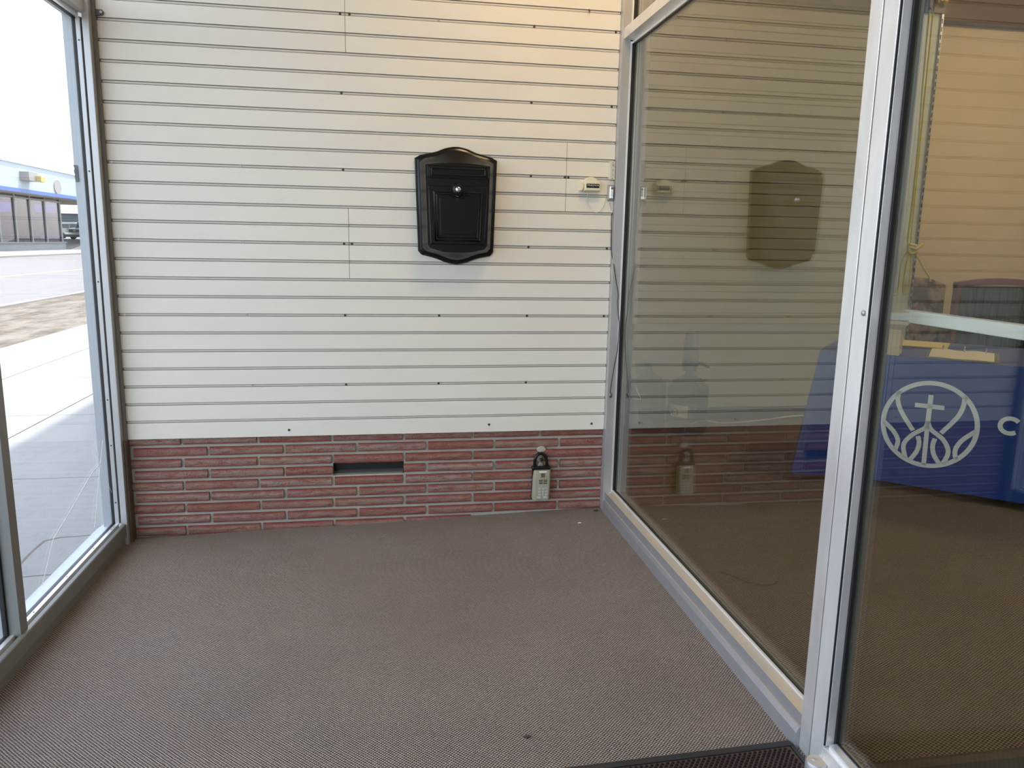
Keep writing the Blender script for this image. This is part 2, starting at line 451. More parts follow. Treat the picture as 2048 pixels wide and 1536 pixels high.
obj('wall_left', merge(box(-0.14, -0.02, -5.4, 9.0, 2.42, 4.55), box(-0.14, -0.02, 0.10, 9.0, -0.75, 2.42),
                       box(-0.14, -0.02, -5.4, -4.6, -0.75, 2.42)), 'facade_render', kind='structure', label='street facade above and beside the entry')
obj('wall_front', merge(box(0.85, 8.0, -5.3, -5.2, -0.75, 3.2), box(-0.14, 0.85, -5.3, -5.2, 2.42, 3.2)), 'wall_brown', kind='structure', label='unseen brown wall behind the viewer with a gap shaped to let sky light in')  # unseen; gap admits sky light, brown part keeps the mailbox reflection dark
obj('ground', box(-0.14, 30.0, -60.0, -5.2, -0.80, -0.60), 'sidewalk_concrete', kind='structure', label='pale paved forecourt in front of the entry')
obj('wall_right', box(8.0, 8.12, -5.4, 9.0, -0.75, 3.2), 'wall_cream', kind='structure', label='cream side wall of the shop')

# ------------------------------------------------------------------ back wall: slat siding over roman brick
P = 0.0762; GAP = 0.0125
wb = obj('wall_back', box(0.0, 2.16, 0.008, 0.10, -0.07, 2.45), 'groove', kind='structure',
         label='off-white slat wall of the entry above the red brick base')
def slat_geo(x0, x1, z0, z1, y=0.0, t=0.0085):
    # face with a small returned lip at the lower edge
    poly = [(y, z0), (y, z1 - 0.0015), (y + 0.0015, z1), (y + t, z1), (y + t, z0 + 0.003), (y + 0.003, z0 + 0.003), (y + 0.0025, z0)]
    return prism(poly, 'x', x0, x1)
def joints(k):
    z = (k - 0.5) * P
    c = []
    if z > 1.52: c.append(0.944)
    if 0.61 < z < 0.915: c.append(0.9425)
    if 0.915 < z < 1.22: c.append(1.8825)
    return c
for k in range(0, 28):
    z0 = -0.069 if k == 0 else (k - 1) * P + GAP
    z1 = k * P
    cuts = [0.006] + joints(k) + [2.100]
    for a, b in zip(cuts[:-1], cuts[1:]):
        obj('slat', slat_geo(a + (0.001 if a > 0.1 else 0), b - (0.001 if b < 2.0 else 0), z0, z1), 'slat_paint', wb)
for xj, za, zb in ((0.944, 20 * P + GAP, 27 * P), (0.9425, 8 * P + GAP, 12 * P), (1.8825, 12 * P + GAP, 16 * P)):
    obj('joint', box(xj - 0.0009, xj + 0.0009, 0.0012, 0.009, za, zb), 'dark_gap', wb)
for k in range(0, 28):
    obj('slot_insert', box(0.008, 2.098, 0.0042, 0.0085, k * P + 0.0026, k * P + GAP - 0.0022), 'slot_insert', wb)
obj('upper_panel', slat_geo(0.006, 2.10, 27 * P + GAP, 2.45), 'slat_paint', wb)
SCREWS = [(1.322, 22), (1.725, 22), (2.082, 22), (0.925, 22), (0.962, 22), (0.924, 18), (1.72, 18), (2.077, 18), (0.512, 14), (0.924, 14), (1.725, 14),
          (1.877, 14), (1.893, 14), (0.51, 10), (0.922, 10), (0.955, 10), (1.721, 10), (2.081, 10), (0.511, 6), (0.92, 6), (1.326, 6),
          (1.721, 6), (2.08, 6), (0.523, 2), (0.918, 2), (1.324, 2), (1.723, 2), (0.022, 14), (0.026, 10), (0.029, 6)]
def disc(x, y0, z, r, t, n=10): return prism([(x + r * math.cos(2 * PI * i / n), z + r * math.sin(2 * PI * i / n)) for i in range(n)], 'y', y0, y0 - t)
for i, (x, k) in enumerate(SCREWS):
    obj('screw', disc(x, 0.0045, k * P + GAP / 2, 0.0052, 0.002), 'steel_worn' if i in (0, 8, 13, 18, 23, 27, 28, 29) else 'dark_screw', wb)
for x, z in ((0.669, -0.041), (1.555, -0.035), (2.04, -0.041)):
    obj('screw', disc(x, 0.0, z, 0.0055, 0.002), 'dark_screw', wb)
obj('nail', tube([(1.959, 0.012, 1.766), (1.958, -0.012, 1.760), (1.959, -0.013, 1.752)], 0.003, 6), 'dark_screw', wb)

base = obj('wall_back_base', merge(box(0.0, 0.852, 0.024, 0.10, -0.62, -0.069), box(1.168, 2.12, 0.024, 0.10, -0.62, -0.069),
                                   box(0.852, 1.168, 0.024, 0.10, -0.205, -0.069), box(0.852, 1.168, 0.024, 0.10, -0.62, -0.262),
                                   box(0.852, 1.168, 0.09, 0.10, -0.262, -0.205)), 'mortar', kind='structure',
           label='low base of long red roman bricks under the slat wall')
JA = [0.2155, 0.532, 0.851, 1.1685, 1.482, 1.797]
JB = [0.009, 0.323, 0.642, 0.959, 1.272, 1.583, 1.891]
MJ = 0.0065
def brick_geo(x0, x1, z0, z1):
    # slightly uneven front face with a proud, rough middle
    y0 = 0.012 + random.uniform(-0.003, 0.002); j = lambda s: random.uniform(-s, s)
    nx = max(2, int((x1 - x0) / 0.09) + 1)
    V = []; F = []
    for i in range(nx + 1):
        x = x0 + (x1 - x0) * i / nx
        xa = x + (j(0.004) if 0 < i < nx else j(0.0015))
        V += [(xa, 0.03, z0), (xa, y0 + 0.003 + j(0.001), z0 + j(0.001)), (xa, y0 - 0.001 + j(0.0022), (z0 + z1) / 2 + j(0.003)),
              (xa, y0 + 0.003 + j(0.001), z1 + j(0.001)), (xa, 0.03, z1)]
    for i in range(nx):
        for q in range(4): F.append((5 * i + q, 5 * i + 5 + q, 5 * i + 6 + q, 5 * i + 1 + q))
    F.append((0, 1, 2, 3, 4)); F.append(tuple(5 * nx + q for q in (4, 3, 2, 1, 0)))
    return V, F
for r in range(9):
    zt = -0.107 - 0.0513 * (r - 1) - 0.0068; zb = -0.107 - 0.0513 * r + 0.0068
    js = JA if r % 2 == 0 else JB
    xs = [0.0] + [q for q in js if q > 0.02] + [2.10]
    if r % 2: xs[0] = 0.012
    for a, b in zip(xs[:-1], xs[1:]):
        if r == 3 and a > 0.60 and b < 1.30:
            if a < 0.70: a, b = a, 0.852 + MJ           # cut brick left of the vent
            else: a, b = 1.168 - MJ, b                     # cut brick right of it
            if b - a > 0.25: continue
        x0 = a + MJ; x1 = b - MJ if b < 2.09 else b
        if r == 3 and x1 > 0.845 and x1 < 0.86: x1 = 0.849
        if r == 8 and fz(x1) > zt: continue
        obj('brick', brick_geo(x0, x1, zb, zt), 'brick', base)
# opening where a brick is left out: dark throat and louvre
obj('vent_throat', merge(box(0.852, 1.168, 0.075, 0.09, -0.262, -0.205), box(0.852, 0.856, 0.03, 0.09, -0.262, -0.205), box(1.164, 1.168, 0.03, 0.09, -0.262, -0.205)), 'gasket', base)
obj('vent_ledge', prism([(0.03, -0.262), (0.088, -0.262), (0.088, -0.250), (0.03, -0.256)], 'x', 0.852, 1.168), 'dark_gap', base)
obj('trim_1', box(-0.012, 0.004, -0.03, 0.03, -0.54, -0.069), 'trim_brown', kind='structure', label='brown wooden strip between street frame and brick')
obj('gap_strip', box(-0.012, 0.006, -0.02, 0.05, -0.069, 2.45), 'dark_gap', kind='structure', label='dark strip painted as the shaded gap between street frame and slats')  # dark colour stands in for shade in the recess by the frame

# ------------------------------------------------------------------ window 1: street glazing on the left
w1 = empty('window_1', (-0.06, -0.9, -0.52), kind='structure', label='street window on the left in an aluminium frame')
YL0, YL1 = -1.92, -0.045      # clear run of the glazing
GX = -0.062
def frame_run(name, polyXZ, y0, y1, mat, parent, bevel=0.0): return obj(name, prism(polyXZ, 'y', y0, y1), mat, parent, bevel)
# corner jamb against the slat wall
obj('jamb', box(-0.103, GX - 0.006, -0.045, 0.02, -0.50, 2.42), 'aluminium_outer', w1, 0.002)
obj('gasket', box(GX - 0.006, GX + 0.008, -0.046, 0.0, -0.43, 1.60), 'gasket', w1)
gb = obj('glazing_bead', box(GX + 0.008, GX + 0.024, -0.050, 0.0, -0.425, 1.598), 'aluminium_mid', w1, 0.0012)
for z in (1.513, 1.03, 0.60, 0.115, -0.08, -0.33):
    obj('screw', disc(GX + 0.016, -0.050, z, 0.0032, 0.0012, 8), 'dark_screw', gb)
obj('reveal', box(GX + 0.024, GX + 0.032, -0.034, 0.0, -0.43, 1.60), 'dark_gap', w1)
obj('jamb_face', box(GX + 0.032, -0.006, -0.052, 0.02, -0.52, 2.42), 'aluminium_mid', w1, 0.0015)
# sill
zs = -0.425
frame_run('sill_outer', [(-0.15, -0.56), (GX - 0.006, -0.56), (GX - 0.006, zs - 0.002), (-0.115, zs - 0.014), (-0.15, zs - 0.04)], YL0, 0.0, 'aluminium_outer', w1)
obj('gasket', box(GX - 0.006, GX + 0.007, YL0, -0.046, zs - 0.02, zs + 0.003), 'gasket', w1)
sb = obj('glazing_bead', box(GX + 0.007, GX + 0.022, YL0, -0.050, zs - 0.02, zs + 0.002), 'aluminium_bright', w1, 0.001)
for y in (-0.12, -0.32, -0.58, -0.85):
    obj('screw', prism([(GX + 0.0145 + 0.003 * math.cos(2 * PI * i / 8), y + 0.003 * math.sin(2 * PI * i / 8)) for i in range(8)], 'z', zs + 0.002, zs + 0.003), 'dark_screw', sb)
frame_run('sill_channel', [(GX + 0.022, -0.54), (GX + 0.036, -0.54), (GX + 0.036, zs - 0.014), (GX + 0.022, zs - 0.014)], YL0, -0.05, 'aluminium_dull', w1)
frame_run('sill_face', [(GX + 0.036, -0.56), (-0.019, -0.56), (-0.019, -0.484), (-0.011, -0.482), (-0.011, zs - 0.004), (-0.014, zs - 0.001), (GX + 0.036, zs + 0.001)], YL0, -0.05, 'aluminium_dull', w1, 0.0008)
# head
zh = 1.598
frame_run('head_outer', [(-0.103, zh + 0.008), (GX - 0.006, zh), (GX - 0.006, zh + 0.06), (-0.103, zh + 0.06)], YL0, 0.0, 'aluminium_outer', w1)
obj('gasket', box(GX - 0.006, GX + 0.007, YL0, -0.046, zh - 0.006, zh + 0.03), 'gasket', w1)
obj('glazing_bead', box(GX + 0.007, GX + 0.020, YL0, -0.050, zh - 0.003, zh + 0.03), 'aluminium_bright', w1, 0.001)
frame_run('head_face', [(GX + 0.020, zh + 0.014), (-0.026, zh + 0.010), (-0.020, zh + 0.016), (-0.020, 1.664), (GX + 0.020, 1.664)], YL0, -0.05, 'aluminium_mid', w1)
# mullion
obj('mullion', box(-0.103, GX - 0.006, -1.005, -0.955, -0.45, 1.61), 'aluminium_outer', w1, 0.002)
obj('mullion_face', box(GX + 0.006, -0.022, -0.998, -0.952, zs - 0.005, zh + 0.012), 'aluminium_dull', w1, 0.0015)
obj('gasket', box(GX - 0.006, GX + 0.006, -1.008, -0.95, zs, zh), 'gasket', w1)
obj('jamb', box(-0.135, -0.02, -1.98, -1.92, -0.56, 2.42), 'aluminium', w1, 0.002)
pane = obj('pane', box(GX - 0.003, GX + 0.003, -0.955, -0.03, zs - 0.01, zh + 0.01), 'window_glass', w1)
obj('pane', box(GX - 0.003, GX + 0.003, -1.93, -1.003, zs - 0.01, zh + 0.01), 'window_glass', w1)
obj('transom_pane', box(GX - 0.003, GX + 0.003, -1.93, -0.03, 1.655, 2.42), 'window_glass', w1)
def flat_line(name, pts, r, mat, parent):
    return obj(name, tube(pts, r, 6), mat, parent, smooth=40)

# ------------------------------------------------------------------ window 2: shop glazing on the right
w2 = empty('window_2', (2.16, -0.9, -0.46), kind='structure', label='tall shop window on the right with an aluminium frame')
G2 = 2.16
YM = -1.781
obj('jamb', box(2.101, 2.139, -0.032, 0.02, -0.46, 2.45), 'aluminium_mid', w2, 0.0015)
obj('glazing_bead', box(2.139, 2.146, -0.036, 0.0, -0.37, 1.64), 'aluminium_bright', w2, 0.0008)
obj('gasket', box(2.146, 2.157, -0.034, 0.0, -0.37, 1.64), 'gasket', w2)
obj('inner_jamb', box(2.163, 2.184, -0.040, 0.02, -0.46, 2.45), 'aluminium_mid', w2, 0.001)
obj('glazing_bead', box(2.139, 2.146, -0.036, 0.0, 1.694, 2.45), 'aluminium_bright', w2, 0.0008)
obj('gasket', box(2.146, 2.157, -0.034, 0.0, 1.694, 2.45), 'gasket', w2)
frame_run('sill', [(2.110, -0.50), (2.152, -0.50), (2.152, -0.366), (2.110, -0.368)], YM, -0.032, 'aluminium_dusty', w2, 0.0012)
frame_run('sill_kick', [(2.100, -0.50), (2.110, -0.50), (2.110, -0.405), (2.106, -0.405), (2.100, -0.420)], YM, -0.036, 'aluminium_dusty', w2)
obj('glazing_bead', box(2.143, 2.150, YM, -0.036, -0.366, -0.358), 'aluminium_bright', w2, 0.0008)
obj('gasket', box(2.150, 2.157, YM, -0.036, -0.366, -0.360), 'gasket', w2)
frame_run('inner_sill', [(2.163, -0.50), (2.180, -0.50), (2.180, -0.370), (2.163, -0.366)], YM, -0.04, 'aluminium_dull', w2, 0.0008)
frame_run('head', [(2.110, 1.650), (2.140, 1.646), (2.152, 1.640), (2.152, 1.694), (2.110, 1.694)], YM, -0.032, 'aluminium', w2, 0.001)
obj('glazing_bead', box(2.146, 2.153, YM, -0.036, 1.632, 1.641), 'aluminium_bright', w2, 0.0008)
obj('gasket', box(2.153, 2.157, YM, -0.036, 1.628, 1.641), 'gasket', w2)
frame_run('inner_head', [(2.163, 1.640), (2.182, 1.640), (2.182, 1.694), (2.163, 1.694)], YM, -0.04, 'aluminium_dull', w2, 0.0008)
obj('pane', box(G2 - 0.003, G2 + 0.003, YM - 0.005, -0.02, -0.37, 1.645), 'shop_glass', w2)
obj('transom_pane', box(G2 - 0.003, G2 + 0.003, YM - 0.005, -0.02, 1.69, 2.45), 'shop_glass', w2)
obj('mullion', box(2.110, 2.203, -1.8245, YM, -0.47, 2.45), 'aluminium', w2, 0.0015)
obj('gasket', box(2.114, 2.150, -1.8300, -1.8240, -0.45, 2.05), 'gasket', w2)
obj('sill_screw', lathe([(0.0, 0.0), (0.006, 0.0), (0.005, 0.002), (0.0, 0.003)], 2.128, -0.052, 10, -0.366), 'chrome', w2, smooth=40)

# ------------------------------------------------------------------ door 1
d1 = empty('door_1', (2.13, -2.3, -0.46), kind='structure', label='glazed aluminium shop door with a white push bar')
YD0, YD1 = -1.829, -2.80
DG = 2.146
st = obj('stile', box(2.110, 2.162, -1.879, YD0, -0.452, 2.05), 'aluminium_bright', d1, 0.0015)
obj('screw', xform(lathe([(0.0, 0.0), (0.0065, 0.0), (0.006, 0.003), (0.003, 0.005), (0.0, 0.005)], 0, 0, 14), lambda p: (2.110 - p[2], -1.866 + p[0], 0.649 + p[1])), 'steel_worn', st, smooth=40)
obj('gasket', box(2.1115, 2.118, -1.8812, -1.8785, -0.385, 1.95), 'gasket', d1)
obj('glazing_bead', box(2.1155, 2.1355, -1.8835, -1.8795, -0.385, 1.95), 'aluminium_bright', d1, 0.001)
obj('gasket', box(2.1355, 2.1425, -1.8895, -1.879, -0.385, 1.95), 'gasket', d1)
obj('inner_bead', box(2.1495, 2.162, -1.8845, -1.879, -0.385, 1.95), 'aluminium_dull', d1)
obj('stile', box(2.110, 2.162, YD1, YD1 + 0.05, -0.452, 2.05), 'aluminium_bright', d1, 0.0015)
obj('bottom_rail', box(2.110, 2.162, YD1 + 0.05, -1.8805, -0.452, -0.388), 'aluminium_bright', d1, 0.0015)
obj('glazing_bead', box(2.118, 2.138, YD1 + 0.05, -1.8905, -0.388, -0.376), 'aluminium_bright', d1, 0.001)
obj('gasket', box(2.138, 2.143, YD1 + 0.05, -1.889, -0.388, -0.374), 'gasket', d1)
obj('top_rail', box(2.110, 2.162, YD1 + 0.05, -1.8805, 1.95, 2.05), 'aluminium_bright', d1, 0.0015)
obj('pane', box(DG - 0.003, DG + 0.003, YD1 + 0.045, -1.882, -0.386, 1.955), 'door_glass', d1)
pb = obj('push_bar', box(2.222, 2.248, YD1 + 0.03, -1.835, 0.628, 0.655), 'print_white', d1, 0.003, label='white push bar across the inside of the door')
for y in (-1.852, YD1 + 0.04): obj('bar_bracket', box(2.162, 2.224, y - 0.012, y + 0.012, 0.632, 0.651), 'aluminium_bright', pb, 0.002)
pv = obj('floor_pivot', lathe([(0.0, 0.0), (0.026, 0.0), (0.026, 0.038), (0.023, 0.0425), (0.0, 0.043)], 2.094, -1.885, 28, -0.463), 'aluminium_dusty', d1, smooth=40)
obj('pivot_screw', lathe([(0.0, 0.0), (0.006, 0.0), (0.005, 0.002), (0.0, 0.002)], 2.090, -1.880, 12, -0.420), 'steel_worn', pv)
obj('door_2', merge(box(2.110, 2.238, -2.865, YD1 - 0.004, -0.46, 2.45), box(2.112, 2.236, -5.2, -2.865, -0.46, -0.38), box(2.112, 2.236, YD1, -1.8265, 2.056, 2.12),
                    box(2.112, 2.236, -5.2, -5.14, -0.46, 2.45)), 'aluminium', kind='structure', label='aluminium framing beyond the door edge')
obj('window_3', merge(box(2.157, 2.163, -5.14, -2.865, -0.38, 2.45), box(2.157, 2.163, YD1, -1.83, 2.12, 2.45)), 'shop_glass', kind='structure', label='shop glass beyond the door')
obj('wall_fascia', box(2.11, 2.238, -5.2, 0.10, 2.45, 3.2), 'wall_cream', kind='structure', label='cream wall over the shop glazing')

# ------------------------------------------------------------------ shop interior shell
obj('wall_partition', box(2.10, 2.20, 0.02, 1.9, -0.60, 3.0), 'wall_cream', kind='structure', label='cream return wall beside the shop window')
YW = 1.78
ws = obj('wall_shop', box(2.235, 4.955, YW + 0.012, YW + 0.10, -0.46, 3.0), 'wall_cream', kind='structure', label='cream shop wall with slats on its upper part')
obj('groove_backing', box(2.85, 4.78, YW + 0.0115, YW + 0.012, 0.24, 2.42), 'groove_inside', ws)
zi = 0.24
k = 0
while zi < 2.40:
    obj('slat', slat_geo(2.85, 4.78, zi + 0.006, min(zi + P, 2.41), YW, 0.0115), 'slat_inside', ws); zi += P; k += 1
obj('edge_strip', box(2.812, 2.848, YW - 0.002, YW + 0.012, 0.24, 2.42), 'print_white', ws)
obj('trim_3', box(2.235, 4.955, YW - 0.05, YW + 0.02, 2.41, 3.0), 'soffit_wood', kind='structure', label='brown wood soffit over the slat wall inside the shop')
pl = obj('trim_4', box(4.78, 4.955, YW - 0.03, YW + 0.10, -0.46, 2.41), 'pilaster_white', kind='structure', label='white pilaster at the end of the inner slat wall')
sd = obj('shelf_standard', box(4.940, 4.957, YW - 0.040, YW - 0.03, -0.2, 2.41), 'steel_worn', pl)
z = -0.1
while z < 2.38:
    obj('slot', box(4.943, 4.951, YW - 0.0408, YW - 0.0398, z, z + 0.032), 'gasket', sd); z += 0.052
obj('baseboard_back', box(2.235, 4.78, YW, YW + 0.014, -0.46, -0.375), 'base_grey', kind='structure', label='grey vinyl baseboard along the inner wall')
obj('wall_far', box(4.955, 8.0, 2.70, 2.80, -0.46, 3.0), 'wall_peach', kind='structure', label='peach wall at the back of the shop')
obj('trim_5', box(4.955, 8.0, 2.60, 2.72, 2.635, 3.0), 'soffit_wood', kind='structure', label='brown wood soffit over the peach wall')
obj('wall_jog', box(4.94, 4.955, YW + 0.10, 2.80, -0.46, 3.0), 'wall_cream', kind='structure', label='short cream wall behind the pilaster')

# ------------------------------------------------------------------ assumed bowl lamps, unseen, added to warm the entry and brighten the shop
def added_bowl_lamp(name, x, y, z, label, watt, col):
    t = empty(name, (x, y, z), label, 'lamp')
    obj('added_lamp_base', lathe([(0.0, 0.0), (0.11, 0.0), (0.11, -0.02), (0.10, -0.03), (0.0, -0.03)], x, y, 28, z), 'brass', t, smooth=40)
    m = NT('bowl_glow_' + name); e = m.add('ShaderNodeEmission')
    e.inputs[0].default_value = col + (1,); e.inputs[1].default_value = watt
    m.link(e.outputs[0], m.out.inputs[0])
    obj('added_lamp_bowl', lathe([(0.10, -0.028), (0.155, -0.045), (0.165, -0.07), (0.15, -0.10), (0.10, -0.13), (0.04, -0.145), (0.0, -0.148)], x, y, 28, z), m.m, t, smooth=60)
added_bowl_lamp('added_ceiling_lamp', 1.80, -0.95, 2.45, 'assumed unseen bowl lamp added to warm the upper entry siding', ADDED_E, (1.0, 0.68, 0.34))
added_bowl_lamp('added_ceiling_lamp', 6.1, 0.9, 3.0, 'assumed unseen bowl lamp added to brighten the shop near the table', ADDED_S, (1.0, 0.84, 0.60))
added_bowl_lamp('added_ceiling_lamp', 5.2, -2.6, 3.0, 'assumed unseen bowl lamp added to brighten the shop inside the door', ADDED_S, (1.0, 0.84, 0.60))

# ------------------------------------------------------------------ outside ground
sw = obj('sidewalk', box(-3.62, -0.14, -30.0, 90.0, -0.80, -0.640), 'kerb_concrete', kind='structure', label='pale concrete sidewalk outside the street window')
XS = [(-1.50, -0.14), (-2.60, -1.506), (-3.62, -2.606)]
ys = [-0.42 + 1.72 * i for i in range(-4, 12)]
for (xa, xb) in XS:
    for ya, yb in zip(ys[:-1], ys[1:]):
        obj('slab', box(xa + 0.003, xb - 0.003, ya + 0.004, yb - 0.004, -0.645, -0.62), 'sidewalk_concrete', sw)
obj('far_slab', box(-3.62, -0.14, ys[-1], 90.0, -0.645, -0.62), 'sidewalk_concrete', sw)
obj('tar_seam', xform(tube([(-0.52, -0.35, 0), (-0.478, 0.03, 0), (-0.488, 0.16, 0), (-0.486, 0.295, 0), (-0.43, 0.333, 0), (-0.36, 0.337, 0), (-0.281, 0.351, 0), (-0.14, 0.36, 0)], [0.006, 0.007, 0.005, 0.008, 0.006, 0.005, 0.004, 0.004], 6), lambda p: (p[0], p[1], -0.6195 + p[2] * 0.2)), 'tar', sw)
obj('tar_seam', xform(tube([(-0.50, -0.12, 0), (-0.36, -0.10, 0), (-0.14, -0.09, 0)], 0.005, 6), lambda p: (p[0], p[1], -0.6195 + p[2] * 0.2)), 'tar', sw)
obj('ground', box(-6.2, -3.62, -40, 140, -0.85, -0.63), 'gravel', kind='structure', label='gravel strip between sidewalk and road')
rd = obj('road', box(-21.5, -6.2, -40, 200, -0.90, -0.65), 'asphalt', kind='structure', label='sun bleached road across the street')
obj('centre_line', box(-11.7, -11.45, -40, 200, -0.65, -0.645), 'road_paint', rd)
obj('kerb', box(-6.35, -6.2, -40, 140, -0.85, -0.60), 'kerb_concrete', rd)
obj('kerb', box(-21.9, -21.5, -40, 200, -0.85, -0.55), 'kerb_concrete', rd)
obj('ground', box(-160, -21.9, -60, 300, -0.95, -0.60), 'sidewalk_concrete', kind='structure', label='pale paved ground around the building across the street')
obj('lot_ramp', ([(-60, 77.5, -0.6), (-21.9, 77.5, -0.6), (-21.9, 84, 0.35), (-60, 84, 0.35), (-60, 300, 0.6), (-21.9, 300, 0.6), (-60, 300, -0.6), (-21.9, 300, -0.6)],
                 [(0, 1, 2, 3), (3, 2, 5, 4), (0, 6, 7, 1), (1, 7, 5, 2), (0, 3, 4, 6), (4, 5, 7, 6)]), 'asphalt', kind='structure', label='raised parking lot beside the far building')

# ------------------------------------------------------------------ mailbox
def make_mailbox():
    t = empty('mailbox', (1.397, 0.0, 0.69), 'black locking mailbox with arched top hung on the white slats', 'mailbox')
    top = smooth_path([(1.246, 1.144, 0), (1.308, 1.158, 0), (1.352, 1.175, 0), (1.397, 1.182, 0), (1.442, 1.175, 0), (1.486, 1.158, 0), (1.548, 1.144, 0)], 4)
    bot = smooth_path([(1.547, 0.726, 0), (1.490, 0.714, 0), (1.440, 0.696, 0), (1.398, 0.689, 0), (1.356, 0.696, 0), (1.306, 0.714, 0), (1.249, 0.728, 0)], 4)
    out = [(1.221, 1.130)] + [(p[0], p[1]) for p in top] + [(1.573, 1.130), (1.562, 0.744)] + [(p[0], p[1]) for p in bot] + [(1.2345, 0.744)]
    cx, cz = 1.3975, 0.935; w, h = 0.352, 0.49
    def ins(d): return [(cx + (x - cx) * (w - 2 * d) / w, cz + (q - cz) * (h - 2 * d) / h) for x, q in out]
    def ring(d, y): return [(x, y, q) for x, q in ins(d)]
    obj('back_plate', loft([ring(0, 0.0), ring(0, -0.010), ring(0.004, -0.014), ring(0.007, -0.014), ring(0.009, -0.022), ring(0.016, -0.025),
                            ring(0.018, -0.034)]), 'black_plastic', t, smooth=35)
    # body: shoulders slope from the arched plate to a flat tapered front
    front = []
    for x, q in ins(0.034):
        u = (x - cx) / 0.142
        zt = 1.098 + 0.010 * (1 - u * u); zb = 0.752 - 0.012 * (1 - u * u)
        front.append((cx + (x - cx) * 0.955, -0.092, max(zb, min(zt, q))))
    mid = [(x * 0.55 + f[0] * 0.45, -0.062, q * 0.6 + f[2] * 0.4) for (x, q), f in zip(ins(0.022), front)]
    bd = obj('body', loft([ring(0.018, -0.030), ring(0.020, -0.044), mid, front]), 'black_plastic', t, smooth=30)
    yF = -0.092
    def plate(name, poly, y0, y1, parent, bev=0.0015): return obj(name, prism(poly, 'y', y0, y1), 'black_plastic', parent, bev)
    def rim(poly, r, y, parent, name='moulding'): return obj(name, tube([(x, y, q) for x, q in poly], r, 6, True), 'black_plastic', parent, smooth=60)
    fl = plate('slot_flap', rrect(1.276, 1.522, 1.050, 1.092, 0.007), yF, yF - 0.004, t)
    rim(rrect(1.272, 1.526, 1.046, 1.096, 0.009), 0.0028, yF - 0.001, fl, 'flap_rim')
    rim(rrect(1.287, 1.511, 1.058, 1.084, 0.003), 0.0034, yF - 0.004, fl, 'flap_moulding')
    # tapered door with a round boss at the lock
    L = (1.3975, 1.000)
    def door(x0t, x1t, x0b, x1b, zt, zb, rb):
        pts = [(x0b, zb), (x0t, zt)]
        a0 = math.asin(max(-1, min(1, (zt - L[1]) / rb)))
        for i in range(13):
            a = (PI - a0) + (a0 - (PI - a0)) * i / 12
            pts.append((L[0] + rb * math.cos(a), L[1] + rb * math.sin(a)))
        return pts + [(x1t, zt), (x1b, zb)]
    dp = door(1.274, 1.521, 1.284, 1.511, 1.012, 0.776, 0.026)
    dr = plate('door_panel', dp, yF, yF - 0.004, t, 0.002)
    rim(dp, 0.0032, yF - 0.001, dr, 'door_rim')
    rim([(1.296, 0.990), (1.372, 0.990), (1.380, 0.978), (1.3975, 0.970), (1.415, 0.978), (1.423, 0.990), (1.499, 0.990), (1.491, 0.790), (1.304, 0.790)], 0.0052, yF - 0.004, dr)
    rim([(1.307, 0.978), (1.366, 0.978), (1.378, 0.964), (1.3975, 0.957), (1.417, 0.964), (1.429, 0.978), (1.488, 0.978), (1.481, 0.802), (1.314, 0.802)], 0.0032, yF - 0.004, dr)
    obj('inset', prism([(1.320, 0.962), (1.470, 0.962), (1.466, 0.816), (1.325, 0.816)], 'y', yF - 0.003, yF - 0.0065), 'black_plastic', dr, 0.0015)
    bs = obj('lock_boss', xform(lathe([(0.0, 0.0), (0.024, 0.0), (0.022, 0.006), (0.016, 0.008), (0.0, 0.008)], 0, 0, 24), lambda p: (L[0] + p[0], yF - 0.002 - p[2], L[1] + p[1])), 'black_plastic', t, smooth=40)
    obj('lock', xform(lathe([(0.0, 0.0), (0.0105, 0.0), (0.0105, 0.005), (0.008, 0.007), (0.0, 0.007)], 0, 0, 20), lambda p: (L[0] + p[0], yF - 0.0095 - p[2], L[1] + p[1])), 'chrome', bs, smooth=40)
make_mailbox()

